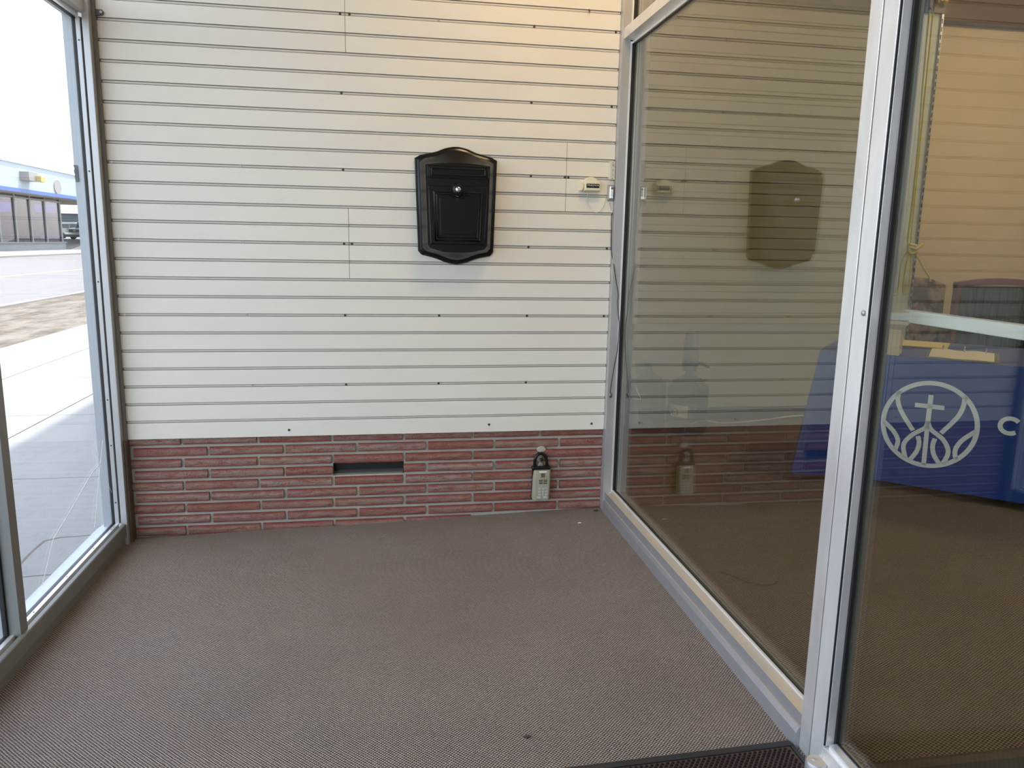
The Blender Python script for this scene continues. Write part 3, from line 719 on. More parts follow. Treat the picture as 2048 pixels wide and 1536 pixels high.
# ------------------------------------------------------------------ key lockbox on the brick
def make_lockbox():
    t = empty('key_lockbox', (1.802, 0.0, -0.40), 'beige keypad lockbox hanging by a black shackle on the brick base', 'lockbox')
    y0, y1 = -0.004, -0.040
    obj('case', prism([(1.757, -0.395), (1.838, -0.400), (1.846, -0.252), (1.763, -0.248)], 'y', 0.006, -0.016), 'black_plastic', t, 0.004)
    def ringp(d, y): return [(1.7665 + d, y, -0.252), (1.762 + d * .8, y, -0.290), (1.7585 + d, y, -0.385), (1.763 + d, y, -0.3965), (1.776 + d * .2, y, -0.3975), (1.781, y, -0.3915),
                             (1.826, y, -0.393), (1.830 - d * .2, y, -0.399), (1.840 - d, y, -0.398), (1.843 - d, y, -0.387), (1.847 - d, y, -0.30), (1.8455 - d, y, -0.252)]
    c = obj('cover', loft([ringp(0, -0.014), ringp(0, -0.022), ringp(0.010, -0.040)]), 'lockbox_beige', t, 0.0015, smooth=35)
    obj('collar', box(1.757, 1.845, -0.024, 0.004, -0.256, -0.236), 'black_plastic', t, 0.006, 3)
    sh = smooth_path([(1.772, -0.010, -0.240), (1.772, -0.012, -0.205), (1.782, -0.012, -0.184), (1.800, -0.012, -0.176), (1.818, -0.012, -0.186), (1.826, -0.012, -0.206), (1.830, -0.010, -0.240)], 5)
    obj('shackle', tube(sh, 0.0075, 10), 'black_plastic', t, smooth=60)
    ho = obj('hook', xform(lathe([(0.0, 0.0), (0.018, 0.0), (0.016, 0.004), (0.0, 0.005)], 0, 0, 18), lambda p: (1.797 + p[0] * 0.8, 0.010 - p[2], -0.203 + p[1] * 1.1)), 'steel_worn', t, smooth=40)
    obj('hook_bolt', xform(lathe([(0.0, 0.0), (0.008, 0.0), (0.006, 0.010), (0.0, 0.012)], 0, 0, 12), lambda p: (1.806 + p[0], 0.004 - p[2], -0.209 + p[1])), 'black_plastic', ho)
    obj('hook_tongue', prism([(1.785, -0.240), (1.815, -0.240), (1.808, -0.224), (1.795, -0.216)], 'y', 0.008, -0.010), 'steel_worn', ho, 0.003)
    yf = -0.0405
    obj('tag_strip', box(1.787, 1.823, yf - 0.001, yf + 0.001, -0.2605, -0.253), 'print_white', c)
    obj('sticker', box(1.796, 1.815, yf - 0.0008, yf + 0.001, -0.283, -0.264), 'gold_sticker', c)
    for i in range(3):
        for xx in (1.788, 1.809): obj('vent_slot', box(xx, xx + 0.017, yf - 0.0006, yf + 0.001, -0.2985 - 0.008 * i, -0.295 - 0.008 * i), 'gasket', c)
    n = 1
    for r in range(3):
        for q in range(3):
            x = 1.7865 + q * 0.0165; zz = -0.335 - r * 0.0135
            b = obj('key', box(x, x + 0.010, yf - 0.0015, yf + 0.001, zz - 0.008, zz), 'key_grey', c, 0.0008)
            obj('digit', text_geo(str(n), 0.007, 0.0001, lambda p, x=x, zz=zz: (x + 0.005 + p.x, yf - 0.0017 - p.z, zz - 0.004 + p.y)), 'print_dark', b); n += 1
    for x in (1.779, 1.809): obj('key', box(x, x + 0.018, yf - 0.0012, yf + 0.001, -0.384, -0.376), 'key_grey', c, 0.0008)
    obj('plaster_patch', xform(lathe([(0.0, 0.0), (0.022, 0.0), (0.018, 0.003), (0.0, 0.0035)], 0, 0, 14), lambda p: (1.806 + p[0], 0.013 - p[2], -0.163 + p[1] * 0.7)), 'mortar', base)
make_lockbox()

# ------------------------------------------------------------------ door chime sensor, contact strip, bell push
def make_alarm():
    t = empty('alarm_unit', (1.99, 0.0, 1.015), 'small cream alarm unit with black label on the slats by the corner', 'alarm')
    b = obj('housing', loft([[(1.958, 0.0, 1.017), (2.029, 0.0, 1.017), (2.029, 0.0, 1.060), (1.958, 0.0, 1.060)],
                             [(1.956, -0.020, 1.015), (2.030, -0.020, 1.015), (2.030, -0.020, 1.058), (1.956, -0.020, 1.058)],
                             [(1.962, -0.034, 1.019), (2.028, -0.034, 1.019), (2.028, -0.034, 1.055), (1.962, -0.034, 1.055)]]), 'cream_plastic', t, 0.002)
    arc = [(1.991 + 0.036 * math.cos(a), 1.046 + 0.031 * math.sin(a)) for a in [PI * i / 16 for i in range(17)]]
    obj('dome', loft([[(x, 0.0, q) for x, q in arc], [(x, -0.018, q) for x, q in arc], [(1.991 + (x - 1.991) * 0.9, -0.027, 1.044 + (q - 1.044) * 0.88) for x, q in arc]]), 'cream_plastic', t, smooth=35)
    obj('side_flap', prism([(1.940, 1.017), (1.944, 1.052), (1.953, 1.046), (1.957, 1.036), (1.953, 1.022), (1.947, 1.015)], 'y', 0.0, -0.030), 'cream_plastic', t, 0.003)
    lb = obj('label_plate', prism(rrect(1.966, 2.0245, 1.0285, 1.0465, 0.003), 'y', -0.0335, -0.0350), 'label_black', b)
    obj('lettering', text_geo('7NOVA', 0.0145, 0.0001, lambda p: (1.9955 + p.x * 1.12, -0.0352 - p.z, 1.0395 + p.y * 0.62)), 'print_white', lb)
    obj('lettering', text_geo('- - - - -', 0.005, 0.0001, lambda p: (1.9955 + p.x, -0.0352 - p.z, 1.0315 + p.y * 0.6)), 'print_white', lb)
    w = smooth_path([(1.978, -0.016, 1.017), (1.977, -0.010, 0.990), (1.982, -0.006, 0.962), (2.004, -0.008, 0.934), (2.024, -0.010, 0.926), (2.046, -0.008, 0.940), (2.058, -0.006, 0.965), (2.064, -0.003, 0.990), (2.068, -0.002, 0.996)], 5)
    obj('cord', tube(w, 0.0014, 6), 'wire_white', t, smooth=60)
make_alarm()
cs = empty('contact_strip', (2.086, 0.0, 1.067), 'upper ivory sensor strip with mottled face at the slat corner', 'sensor')
c0 = obj('strip_body', box(2.073, 2.0995, -0.014, 0.0, 1.068, 1.147), 'ivory_plastic', cs, 0.0015)
obj('strip_inset', box(2.080, 2.096, -0.0152, -0.0138, 1.080, 1.135), 'slot_insert', c0)
for zz in (1.141, 1.073): obj('screw', disc(2.088, -0.014, zz, 0.002, 0.001, 8), 'dark_screw', c0)
for i in range(9):
    xx = 2.083 + random.random() * 0.010; zz = 1.082 + random.random() * 0.05
    obj('paint_fleck', box(xx, xx + 0.003, -0.0158, -0.015, zz, zz + 0.004), 'ivory_plastic' if i % 2 else 'dark_gap', c0)
bp = empty('bell_push', (2.086, 0.0, 0.976), 'lower chrome bell push with white button at the slat corner', 'doorbell')
b0 = obj('plate', box(2.071, 2.099, -0.006, 0.0, 0.977, 1.047), 'steel_worn', bp, 0.003)
obj('housing', box(2.077, 2.095, -0.018, -0.006, 0.984, 1.042), 'chrome', bp, 0.004, 3)
obj('button', box(2.083, 2.093, -0.021, -0.017, 1.000, 1.024), 'print_white', bp, 0.002)
obj('lens', box(2.083, 2.093, -0.0195, -0.017, 1.026, 1.036), 'dark_gap', bp, 0.001)
obj('tail_wire', tube(smooth_path([(2.086, -0.004, 0.980), (2.084, -0.004, 0.968), (2.088, -0.004, 0.955), (2.091, -0.004, 0.942), (2.090, -0.004, 0.936)], 4), 0.0014, 6), 'steel_worn', bp)
obj('black_wire', tube(smooth_path([(2.094, -0.004, 0.922), (2.095, -0.006, 0.85), (2.097, -0.012, 0.762), (2.107, -0.034, 0.690), (2.120, -0.037, 0.62), (2.132, -0.038, 0.562), (2.130, -0.038, 0.535), (2.133, -0.038, 0.50), (2.137, -0.038, 0.467), (2.142, -0.038, 0.426),
                                    (2.141, -0.038, 0.36), (2.137, -0.038, 0.30), (2.128, -0.037, 0.241), (2.118, -0.037, 0.16), (2.113, -0.037, 0.118), (2.119, -0.039, 0.108), (2.119, -0.040, 0.098), (2.111, -0.038, 0.091)], 4), [0.0017] * 64 + [0.0042] * 5, 6), 'wire_black', smooth=60,
    label='thin black wire trailing down the corner jamb below the bell push', cat='wire')

# small fittings on the street frame
cl = empty('frame_clip', (0.0, -0.05, 1.60), 'dark metal hinge clip screwed to the top left slat', 'bracket')
c1 = obj('arm', prism([(-0.012, 1.650), (-0.002, 1.640), (0.018, 1.637), (0.030, 1.637), (0.036, 1.628), (0.032, 1.618), (0.018, 1.616), (0.0, 1.612), (-0.012, 1.600)], 'y', -0.012, -0.001), 'dark_strap', cl, 0.002)
obj('screw', disc(0.027, -0.012, 1.6275, 0.005, 0.002), 'steel_worn', c1)
obj('strap_end', prism([(-0.104, 1.053), (-0.089, 1.051), (-0.0875, 0.990), (-0.099, 0.988), (-0.099, 0.998), (-0.102, 1.006), (-0.099, 1.016), (-0.103, 1.028), (-0.100, 1.040)], 'y', -0.0495, -0.0455), 'dark_strap',
    label='torn dark strip stuck on the outer street jamb', cat='strip')
# cracks in the street pane
def crack(pts, r=0.0009):
    return obj('crack', tube(smooth_path([(GX + 0.0028, y, z) for y, z in pts], 5), r, 5), 'print_white', pane)
crack([(-0.119, -0.126), (-0.171, -0.132), (-0.255, -0.144), (-0.365, -0.179), (-0.468, -0.212), (-0.554, -0.237), (-0.631, -0.259)], 0.0017)
crack([(-0.631, -0.259), (-0.684, -0.314), (-0.745, -0.377)], 0.0011)
crack([(-0.101, -0.042), (-0.188, -0.207), (-0.239, -0.315), (-0.265, -0.358)], 0.0010)
crack([(-0.18, -0.073), (-0.124, -0.174), (-0.048, -0.285)], 0.0005)

# ------------------------------------------------------------------ door mat and scraps on the carpet
def make_mat():
    x0, x1, y0, y1 = 0.86, 2.098, -3.05, -1.752
    t = empty('door_mat', (1.48, -2.4, fz(1.48)), 'dark brown waffle door mat with black rubber edge at the shop door', 'mat')
    def fl(g, dz=0.0): return xform(g, lambda p: (p[0], p[1], p[2] + fz(p[0]) + dz))
    obj('mat_base', fl(box(x0 + 0.02, x1 - 0.012, y0 + 0.02, y1 - 0.024, 0.001, 0.005)), 'mat_base', t)
    obj('edge', fl(prism([(y1, 0.001), (y1, 0.002), (y1 - 0.02, 0.008), (y1 - 0.027, 0.008), (y1 - 0.027, 0.001)], 'x', x0, x1)), 'black_rubber', t)
    obj('edge', fl(prism([(y0, 0.001), (y0, 0.002), (y0 + 0.02, 0.008), (y0 + 0.027, 0.008), (y0 + 0.027, 0.001)], 'x', x0, x1)), 'black_rubber', t)
    obj('edge', fl(box(x0, x0 + 0.025, y0 + 0.027, y1 - 0.027, 0.001, 0.007)), 'black_rubber', t)
    obj('edge', fl(box(x1 - 0.010, x1, y0 + 0.027, y1 - 0.027, 0.001, 0.007)), 'black_rubber', t)
    gs = []; pt = 0.0135; j = 0; y = y1 - 0.035
    while y > y1 - 0.45:
        x = x0 + 0.035 + (pt / 2 if j % 2 else 0)
        while x < x1 - 0.018:
            r = 0.0048
            gs.append(([(x - r, y, 0.004), (x, y - r, 0.004), (x + r, y, 0.004), (x, y + r, 0.004), (x - r * .7, y, 0.008), (x, y - r * .7, 0.008), (x + r * .7, y, 0.008), (x, y + r * .7, 0.008)],
                       [(0, 1, 5, 4), (1, 2, 6, 5), (2, 3, 7, 6), (3, 0, 4, 7), (4, 5, 6, 7)]))
            x += pt
        y -= pt * 0.62; j += 1
    o = obj('waffle_nubs', fl(merge(*gs)), 'mat_fibre', t); o['kind'] = 'stuff'
make_mat()
im = empty('inner_mat', (2.8, -2.4, -0.46), 'dark inner mat with brown edge just inside the glass door', 'mat')
obj('mat_pad', box(2.26, 3.40, -3.05, -1.905, -0.46, -0.452), 'black_rubber', im)
obj('edge', prism([(-1.865, -0.46), (-1.865, -0.457), (-1.880, -0.452), (-1.905, -0.452), (-1.905, -0.46)], 'x', 2.245, 3.42), 'trim_brown', im)
obj('extension_cord', tube(smooth_path([(2.36, -0.765, -0.457), (2.379, -0.781, -0.457), (2.409, -0.839, -0.457), (2.447, -0.883, -0.457), (2.50, -0.898, -0.457), (2.544, -0.874, -0.457)], 5), 0.003, 6), 'trim_brown', smooth=60,
    label='short curved dark cord lying on the shop carpet behind the window', cat='cord')
def scrap(x, y, s, mat, label, cat, zr=0.002):
    pts = [(x + s * (0.7 + 0.3 * random.random()) * math.cos(a), y + 0.6 * s * (0.7 + 0.3 * random.random()) * math.sin(a)) for a in [2 * PI * i / 7 for i in range(7)]]
    return obj('scrap', xform(prism(pts, 'z', 0.001, 0.001 + zr), lambda p: (p[0], p[1], p[2] + fz(p[0]))), mat, label=label, cat=cat)
scrap(1.955, -0.165, 0.010, 'print_white', 'tiny white paper scrap on the carpet near the right corner', 'scrap')
scrap(2.07, -0.03, 0.012, 'dark_screw', 'small dark crumb of debris at the foot of the brick corner', 'debris', 0.006)
scrap(1.44, -1.62, 0.011, 'dark_screw', 'small dark speck on the carpet before the door mat', 'debris')

# ------------------------------------------------------------------ water jugs
def jug(cx, cy, label, pump):
    t = empty('water_jug', (cx, cy, -0.46), label, 'water jug', 'water jugs on the shop floor')
    prof = [(0.0, 0.0), (0.115, 0.0), (0.130, 0.012), (0.134, 0.04), (0.134, 0.105), (0.128, 0.113), (0.134, 0.122), (0.134, 0.185), (0.128, 0.193), (0.134, 0.202),
            (0.135, 0.30), (0.128, 0.330), (0.095, 0.362), (0.055, 0.382), (0.030, 0.396), (0.027, 0.43), (0.027, 0.452)]
    rings = [[(cx + r * math.cos(2 * PI * i / 40), cy + r * math.sin(2 * PI * i / 40), -0.46 + z) for i in range(40)] for r, z in prof[1:]]
    obj('bottle', loft(rings, True, False), 'jug_plastic', t, smooth=50)
    zw = -0.46 + (0.20 if pump else 0.30)
    if pump:
        a0 = -PI * 0.92; n = 8
        def lab(r0, r1): return [[(cx + r * math.cos(a0 + 0.9 * i / n), cy + r * math.sin(a0 + 0.9 * i / n), z) for z in (-0.345, -0.255)] for r in (r0, r1) for i in range(n + 1)]
        V = []; F = []
        for i in range(n + 1):
            a = a0 + 0.95 * i / n
            for r in (0.1355, 0.1368):
                for z in (-0.335, -0.255): V.append((cx + r * math.cos(a), cy + r * math.sin(a), z))
        for i in range(n):
            b = 4 * i
            F += [(b + 2, b + 6, b + 7, b + 3), (b, b + 1, b + 5, b + 4), (b, b + 4, b + 6, b + 2), (b + 1, b + 3, b + 7, b + 5)]
        F += [(0, 2, 3, 1), (4 * n, 4 * n + 1, 4 * n + 3, 4 * n + 2)]
        lb = obj('paper_label', (V, F), 'paper', t)
        am = a0 + 0.30; er = 0.1372
        def onl(u, v): return (cx + er * math.cos(am + u / er), cy + er * math.sin(am + u / er), -0.302 + v)
        ring = [onl(0.022 * math.cos(q), 0.022 * math.sin(q)) for q in [2 * PI * i / 18 for i in range(18)]]
        obj('emblem', tube(ring, 0.004, 5, True), 'pump_grey', lb)
        p = obj('pump', lathe([(0.0, 0.0), (0.046, 0.0), (0.048, 0.02), (0.054, 0.03), (0.054, 0.062), (0.050, 0.070), (0.0, 0.072)], cx, cy, 24, -0.035), 'pump_blue', t, smooth=40)
        obj('pump_head', lathe([(0.0, 0.0), (0.052, 0.0), (0.057, 0.01), (0.053, 0.10), (0.045, 0.118), (0.043, 0.178), (0.036, 0.186), (0.0, 0.188)], cx, cy, 24, 0.035), 'pump_grey', t, smooth=40)
        obj('spout', tube(smooth_path([(cx + 0.04, cy - 0.01, 0.018), (cx + 0.072, cy - 0.03, 0.016), (cx + 0.092, cy - 0.04, 0.0), (cx + 0.120, cy - 0.05, -0.004)], 4), 0.009, 8), 'pump_blue', p, smooth=50)
jug(3.112, 1.42, 'clear water jug with hand pump and paper label on the shop floor', True)
jug(2.850, 1.52, 'uncapped clear water jug standing left of the jug with the pump', False)
pn = empty('leaning_panel', (2.78, 1.66, -0.46), 'tall pale tapered board leaning by the inner wall corner', 'board')
obj('board', prism([(2.60, -0.46), (2.86, -0.46), (2.792, 0.142), (2.66, 0.142)], 'y', 1.66, 1.68), 'cardboard_white', pn, 0.002)
obj('floor_cable', tube(smooth_path([(3.22, 1.60, -0.455), (3.365, 1.70, -0.455), (3.50, 1.62, -0.455), (3.82, 1.68, -0.452), (4.13, 1.74, -0.44), (4.6, 1.74, -0.452)], 6), 0.006, 6), 'wire_white', smooth=60,
    label='white cable lying along the grey baseboard inside', cat='cable')
obj('wall_wire', tube(smooth_path([(2.236, 0.01, 0.075), (2.258, 0.02, 0.072), (2.285, 0.03, 0.066), (2.278, 0.03, 0.085), (2.266, 0.03, 0.105), (2.262, 0.03, 0.125)], 5), 0.0022, 6), 'wire_white', smooth=60,
    label='short white wire end sticking out behind the corner jamb', cat='wire')

# ------------------------------------------------------------------ table with blue printed cover
U = Vector((0.7502, -0.6612, 0)); W = Vector((0.6612, 0.7502, 0)); FL = Vector((3.412, 0.385, 0.0))
def tp(s, d, z): v = FL + U * s + W * d; return (v.x, v.y, z)
LT, DT, ZT, ZF = 1.83, 0.86, 0.248, -0.46
tb = empty('folding_table', tp(LT / 2, DT / 2, ZF), 'folding table hidden under the blue printed cover', 'table')
def tbox(s0, s1, d0, d1, z0, z1): return xform(box(s0, s1, d0, d1, z0, z1), lambda p: tp(p[0], p[1], p[2]))
obj('tabletop', tbox(0.012, LT - 0.012, 0.012, DT - 0.012, 0.205, 0.242), 'table_top', tb, 0.004)
for s in (0.14, LT - 0.14):
    for d in (0.08, DT - 0.08): obj('leg', tbox(s - 0.014, s + 0.014, d - 0.014, d + 0.014, ZF, 0.205), 'steel_worn', tb)
    obj('leg_brace', tbox(s - 0.01, s + 0.01, 0.09, DT - 0.09, ZF + 0.20, ZF + 0.22), 'steel_worn', tb)
def make_cloth():
    per = []; N1, N2 = 56, 28
    for i in range(N1): per.append((LT * i / N1, 0.0, 0, -1))
    for i in range(N2): per.append((LT, DT * i / N2, 1, 0))
    for i in range(N1): per.append((LT * (1 - i / N1), DT, 0, 1))
    for i in range(N2): per.append((0.0, DT * (1 - i / N2), -1, 0))
    lev = [0, 0.012, 0.04, 0.10, 0.2, 0.32, 0.45, 0.58, 0.70, 0.82, 0.92, 1.0]
    rings = []
    M = len(per)
    for q in lev:
        ring = []
        for i, (s, d, ns, nd) in enumerate(per):
            # distance to the nearest corner along the perimeter
            cs_ = min(s, LT - s) if ns == 0 else min(d, DT - d)
            cw = math.exp(-(cs_ / 0.13) ** 2)
            sx = -1 if s < LT / 2 else 1; sy = -1 if d < DT / 2 else 1
            side = ns != 0
            hem = -0.418 + (0.03 if side else 0.0) * (1 - cw)
            z = ZT + (hem - ZT) * q
            fold = 0.0
            if side: fold = 0.030 * math.sin(d * 21 + 0.6) * q * (1 - cw * 0.5)
            elif d > 0: fold = 0.012 * math.sin(s * 11) * q
            out = 0.004 * min(1, q * 30) + 0.012 * q + fold
            os_ = s + ns * out; od = d + nd * out
            cf = cw * q
            os_ += sx * cf * 0.06 * (1 if not side else 0.9); od += sy * cf * 0.15
            # tuck beside the corner cone
            tk = math.exp(-((cs_ - 0.20) / 0.07) ** 2) * q * 0.018
            os_ -= ns * tk * (1 if side else 0)
            ring.append(tp(os_, od, z))
        rings.append(ring)
    return loft(rings, True, False)
cloth = obj('table_cover', make_cloth(), 'blue_cloth', smooth=50, label='blue table cover with a white cross emblem over the folding table', cat='tablecloth')
def ribbon(pts, w, closed=False, z0=0.0):
    """flat printed stroke on the cover front, pts = (s, z)"""
    n = len(pts); L_, R_ = [], []
    for i in range(n):
        a = pts[(i - 1) % n] if (closed or i > 0) else pts[i]; b = pts[(i + 1) % n] if (closed or i < n - 1) else pts[i]
        dx, dz = b[0] - a[0], b[1] - a[1]; m = math.hypot(dx, dz) or 1
        nx, nz = -dz / m * w / 2, dx / m * w / 2
        L_.append((pts[i][0] + nx, pts[i][1] + nz)); R_.append((pts[i][0] - nx, pts[i][1] - nz))
    def pt(s, z):
        q = (ZT - z) / (ZT + 0.418)
        return tp(s, -(0.004 + 0.012 * q) - 0.0022, z)
    V = [pt(*p) for p in L_] + [pt(*p) for p in R_]
    F = [(i, (i + 1) % n, n + (i + 1) % n, n + i) for i in range(n if closed else n - 1)]
    # give the print a little body
    V2 = [tuple(Vector(v) + W * 0.0012) for v in V]; o = len(V)
    F += [tuple(reversed([k + o for k in f])) for f in F[:]]
    return V + V2, F
def curve2(pts): return [(p[0], p[1]) for p in smooth_path([(a, b, 0) for a, b in pts], 8)]
EM = [ribbon([(0.555 + 0.211 * math.cos(2 * PI * i / 72), -0.086 + 0.214 * math.sin(2 * PI * i / 72)) for i in range(72)], 0.0225, True),
      ribbon([(0.549, 0.067), (0.549, -0.085)], 0.0225), ribbon([(0.482, 0.008), (0.614, 0.008)], 0.0225)]
for pts in ([(0.549, -0.07), (0.538, -0.106), (0.489, -0.146), (0.456, -0.191), (0.453, -0.228), (0.468, -0.278)],
            [(0.549, -0.07), (0.567, -0.109), (0.623, -0.151), (0.651, -0.196), (0.653, -0.232), (0.637, -0.278)],
            [(0.549, -0.10), (0.553, -0.298)],
            [(0.404, 0.070), (0.402, 0.02), (0.428, -0.042), (0.487, -0.126)], [(0.697, 0.080), (0.694, 0.022), (0.672, -0.037), (0.613, -0.122)],
            [(0.348, -0.097), (0.396, -0.141), (0.423, -0.189), (0.415, -0.240)], [(0.760, -0.092), (0.708, -0.145), (0.684, -0.199), (0.692, -0.246)],
            [(0.512, -0.152), (0.521, -0.188), (0.514, -0.233), (0.488, -0.282)], [(0.590, -0.154), (0.583, -0.189), (0.592, -0.235), (0.621, -0.280)]):
    EM.append(ribbon(curve2(pts), 0.0215))
obj('emblem', merge(*EM), 'emblem_white', cloth, label='white round emblem of a cross rising from leaf shapes')
obj('letter_c', ribbon([(0.899 + 0.041 * math.cos(math.radians(a)), -0.044 + 0.037 * math.sin(math.radians(a))) for a in range(38, 323, 15)], 0.021), 'emblem_white', cloth)

# things on the table
ZC = ZT + 0.001
def at_box(s0, s1, d0, d1, z0, z1): return tbox(s0, s1, d0, d1, z0, z1)
bx = empty('cream_box', tp(0.27, 0.10, ZC), 'cream cardboard box with flared open top at the table edge', 'box')
obj('carton', at_box(0.20, 0.381, 0.012, 0.165, ZC, 0.384), 'box_cream', bx, 0.002)
obj('flared_top', loft([[tp(0.20, 0.012, 0.384), tp(0.381, 0.012, 0.384), tp(0.381, 0.165, 0.384), tp(0.20, 0.165, 0.384)],
                        [tp(0.18, -0.01, 0.412), tp(0.41, -0.01, 0.412), tp(0.41, 0.19, 0.412), tp(0.18, 0.19, 0.412)],
                        [tp(0.18, -0.01, 0.440), tp(0.42, -0.01, 0.448), tp(0.42, 0.19, 0.450), tp(0.18, 0.19, 0.445)]]), 'box_cream', bx, 0.003)
obj('yellow_paper', at_box(0.27, 0.58, 0.50, 0.80, ZC, ZC + 0.004), 'paper_yellow', label='yellow paper sheet lying beyond the cream box', cat='paper')
bd_ = empty('ring_binder', tp(0.68, 0.15, ZC), 'open three ring binder with paper on the blue table', 'binder')
obj('cover', at_box(0.50, 0.825, 0.010, 0.485, ZC, ZC + 0.004), 'binder_cover', bd_, 0.001)
def sheet():
    V = []; F = []; nx = 12
    for i in range(nx + 1):
        s = 0.515 + 0.285 * i / nx
        for d, dz in ((0.055, 0.0), (0.16, 0.012), (0.29, 0.016)): V.append(tp(s, d, ZC + 0.007 + dz + 0.003 * math.sin(i * 0.9)))
    n = len(V)
    V += [(v[0], v[1], ZC + 0.0045) for v in V]
    for i in range(nx):
        for j in range(2):
            a = 3 * i + j; F.append((a, a + 3, a + 4, a + 1)); F.append((n + a, n + a + 1, n + a + 4, n + a + 3))
    for i in range(nx):
        F.append((3 * i, n + 3 * i, n + 3 * i + 3, 3 * i + 3)); F.append((3 * i + 2, 3 * i + 5, n + 3 * i + 5, n + 3 * i + 2))
    for b in (0, 3 * nx):
        F.append((b, b + 1, n + b + 1, n + b)); F.append((b + 1, b + 2, n + b + 2, n + b + 1))
    return V, F
obj('pages', sheet(), 'paper', bd_, smooth=50)
obj('ring_spine', at_box(0.53, 0.80, 0.295, 0.325, ZC + 0.004, ZC + 0.010), 'steel_worn', bd_)
for s in (0.567, 0.665, 0.762):
    obj('ring', tube([tp(s, 0.272 + 0.028 * math.cos(a), ZC + 0.012 + 0.034 * math.sin(a)) for a in [PI * i / 10 for i in range(11)]], 0.0030, 6), 'chrome', bd_, smooth=60)
obj('pen', tube([tp(0.985, 0.06, ZC + 0.006), tp(0.990, 0.14, ZC + 0.006), tp(0.992, 0.155, ZC + 0.006)], [0.0045, 0.0045, 0.001], 8), 'steel_worn', label='slim pen lying right of the ring binder', cat='pen')

# ------------------------------------------------------------------ chairs behind the table
def armchair():
    cx, cy = 5.60, 2.42
    t = empty('floral_chair', (cx, cy, -0.46), 'floral upholstered chair with rounded back against the peach wall', 'chair')
    def bk(y0, y1, sh=0.0):
        pts = [(cx - 0.27 + sh, -0.05)] + [(cx - 0.25 + 0.52 * i / 12, 0.565 + 0.016 * math.sin(PI * i / 12) - 0.055 * (i / 12) ** 2) for i in range(13)] + [(cx + 0.27 - sh, -0.05)]
        return prism(pts, 'y', y0, y1)
    obj('backrest', bk(cy + 0.10, cy + 0.24), 'floral', t, 0.03, 40, 4)
    obj('seat', box(cx - 0.23, cx + 0.23, cy - 0.24, cy + 0.12, -0.20, 0.0), 'floral', t, 0.04, 40, 3)
    for s in (-1, 1):
        obj('arm', box(cx + s * 0.27 - 0.04, cx + s * 0.27 + 0.04, cy - 0.22, cy + 0.12, -0.20, 0.20), 'floral', t, 0.04, 40, 3)
        for yy in (cy - 0.20, cy + 0.18): obj('leg', box(cx + s * 0.28 - 0.025, cx + s * 0.28 + 0.025, yy - 0.025, yy + 0.025, -0.46, -0.19), 'chair_wood', t, 0.004)
armchair()
def green_chair():
    cx, cy = 6.00, 1.98
    t = empty('green_chair', (cx, cy, -0.46), 'dark green channel-back chair with arched wooden crest rail', 'chair')
    hw = 0.40
    def arc(u): return 0.545 + 0.035 * (1 - u * u)
    up = [(cx - hw + 2 * hw * i / 16, arc(-1 + i / 8.0)) for i in range(17)]
    dn = [(x, z - (0.035 + 0.02 * (1 - ((x - cx) / hw) ** 2))) for x, z in reversed(up)]
    obj('crest_rail', prism(up + dn, 'y', cy + 0.09, cy + 0.15), 'chair_wood', t, 0.008, 40)
    n = 10; wdt = 2 * (hw - 0.04) / n
    for i in range(n):
        x0 = cx - hw + 0.04 + i * wdt
        obj('channel', loft([[(x0 + 0.003 + (wdt - 0.006) * (0.5 - 0.5 * math.cos(PI * k / 6)), cy + 0.115 - 0.030 * math.sin(PI * k / 6), z) for k in range(7)] + [(x0 + wdt - 0.003, cy + 0.13, z), (x0 + 0.003, cy + 0.13, z)]
                            for z in (-0.08, 0.505)]), 'green_leather', t, smooth=50)
    obj('back_panel', box(cx - hw + 0.03, cx + hw - 0.03, cy + 0.118, cy + 0.135, -0.10, 0.515), 'channel_seam', t)
    for s in (-1, 1):
        obj('stile', box(cx + s * (hw - 0.02) - 0.02, cx + s * (hw - 0.02) + 0.02, cy + 0.095, cy + 0.145, -0.46, 0.53), 'chair_wood', t, 0.006)
        obj('leg', box(cx + s * (hw - 0.04) - 0.022, cx + s * (hw - 0.04) + 0.022, cy - 0.42, cy - 0.376, -0.46, -0.10), 'chair_wood', t, 0.006)
    obj('seat', box(cx - hw + 0.02, cx + hw - 0.02, cy - 0.42, cy + 0.12, -0.14, -0.02), 'green_leather', t, 0.03, 40, 3)
green_chair()

# ------------------------------------------------------------------ rope and pulley on the pilaster
rp = empty('yellow_rope', (4.85, 1.72, 0.46), 'yellow rope hanging in loops in front of the white pilaster', 'rope')
def strand(pts, r=0.0075): obj('strand', tube(smooth_path(pts, 6), r, 7), 'rope_yellow', rp, smooth=60)
YR = 1.715
strand([(4.822, YR, 2.50), (4.822, YR, 2.397), (4.834, YR, 1.893), (4.847, YR, 1.557), (4.852, YR, 1.144), (4.848, YR, 0.861), (4.868, YR, 0.79)])
strand([(4.850, YR, 2.50), (4.848, YR, 2.40), (4.856, YR, 1.893), (4.862, YR, 1.557), (4.868, YR, 1.144), (4.875, YR, 0.861), (4.885, YR, 0.79)], 0.006)
strand([(4.868, YR - 0.01, 0.80), (4.825, YR, 0.72), (4.812, YR - 0.01, 0.60), (4.816, YR, 0.50), (4.790, YR, 0.46)])
strand([(4.878, YR - 0.01, 0.80), (4.850, YR - 0.015, 0.68), (4.846, YR - 0.01, 0.54), (4.868, YR, 0.47), (4.890, YR - 0.01, 0.50), (4.892, YR - 0.01, 0.64), (4.880, YR - 0.01, 0.79)])
strand([(4.880, YR - 0.012, 0.80), (4.93, YR - 0.02, 0.74), (4.99, YR - 0.02, 0.66), (5.04, YR - 0.02, 0.60), (5.055, YR - 0.02, 0.565)])
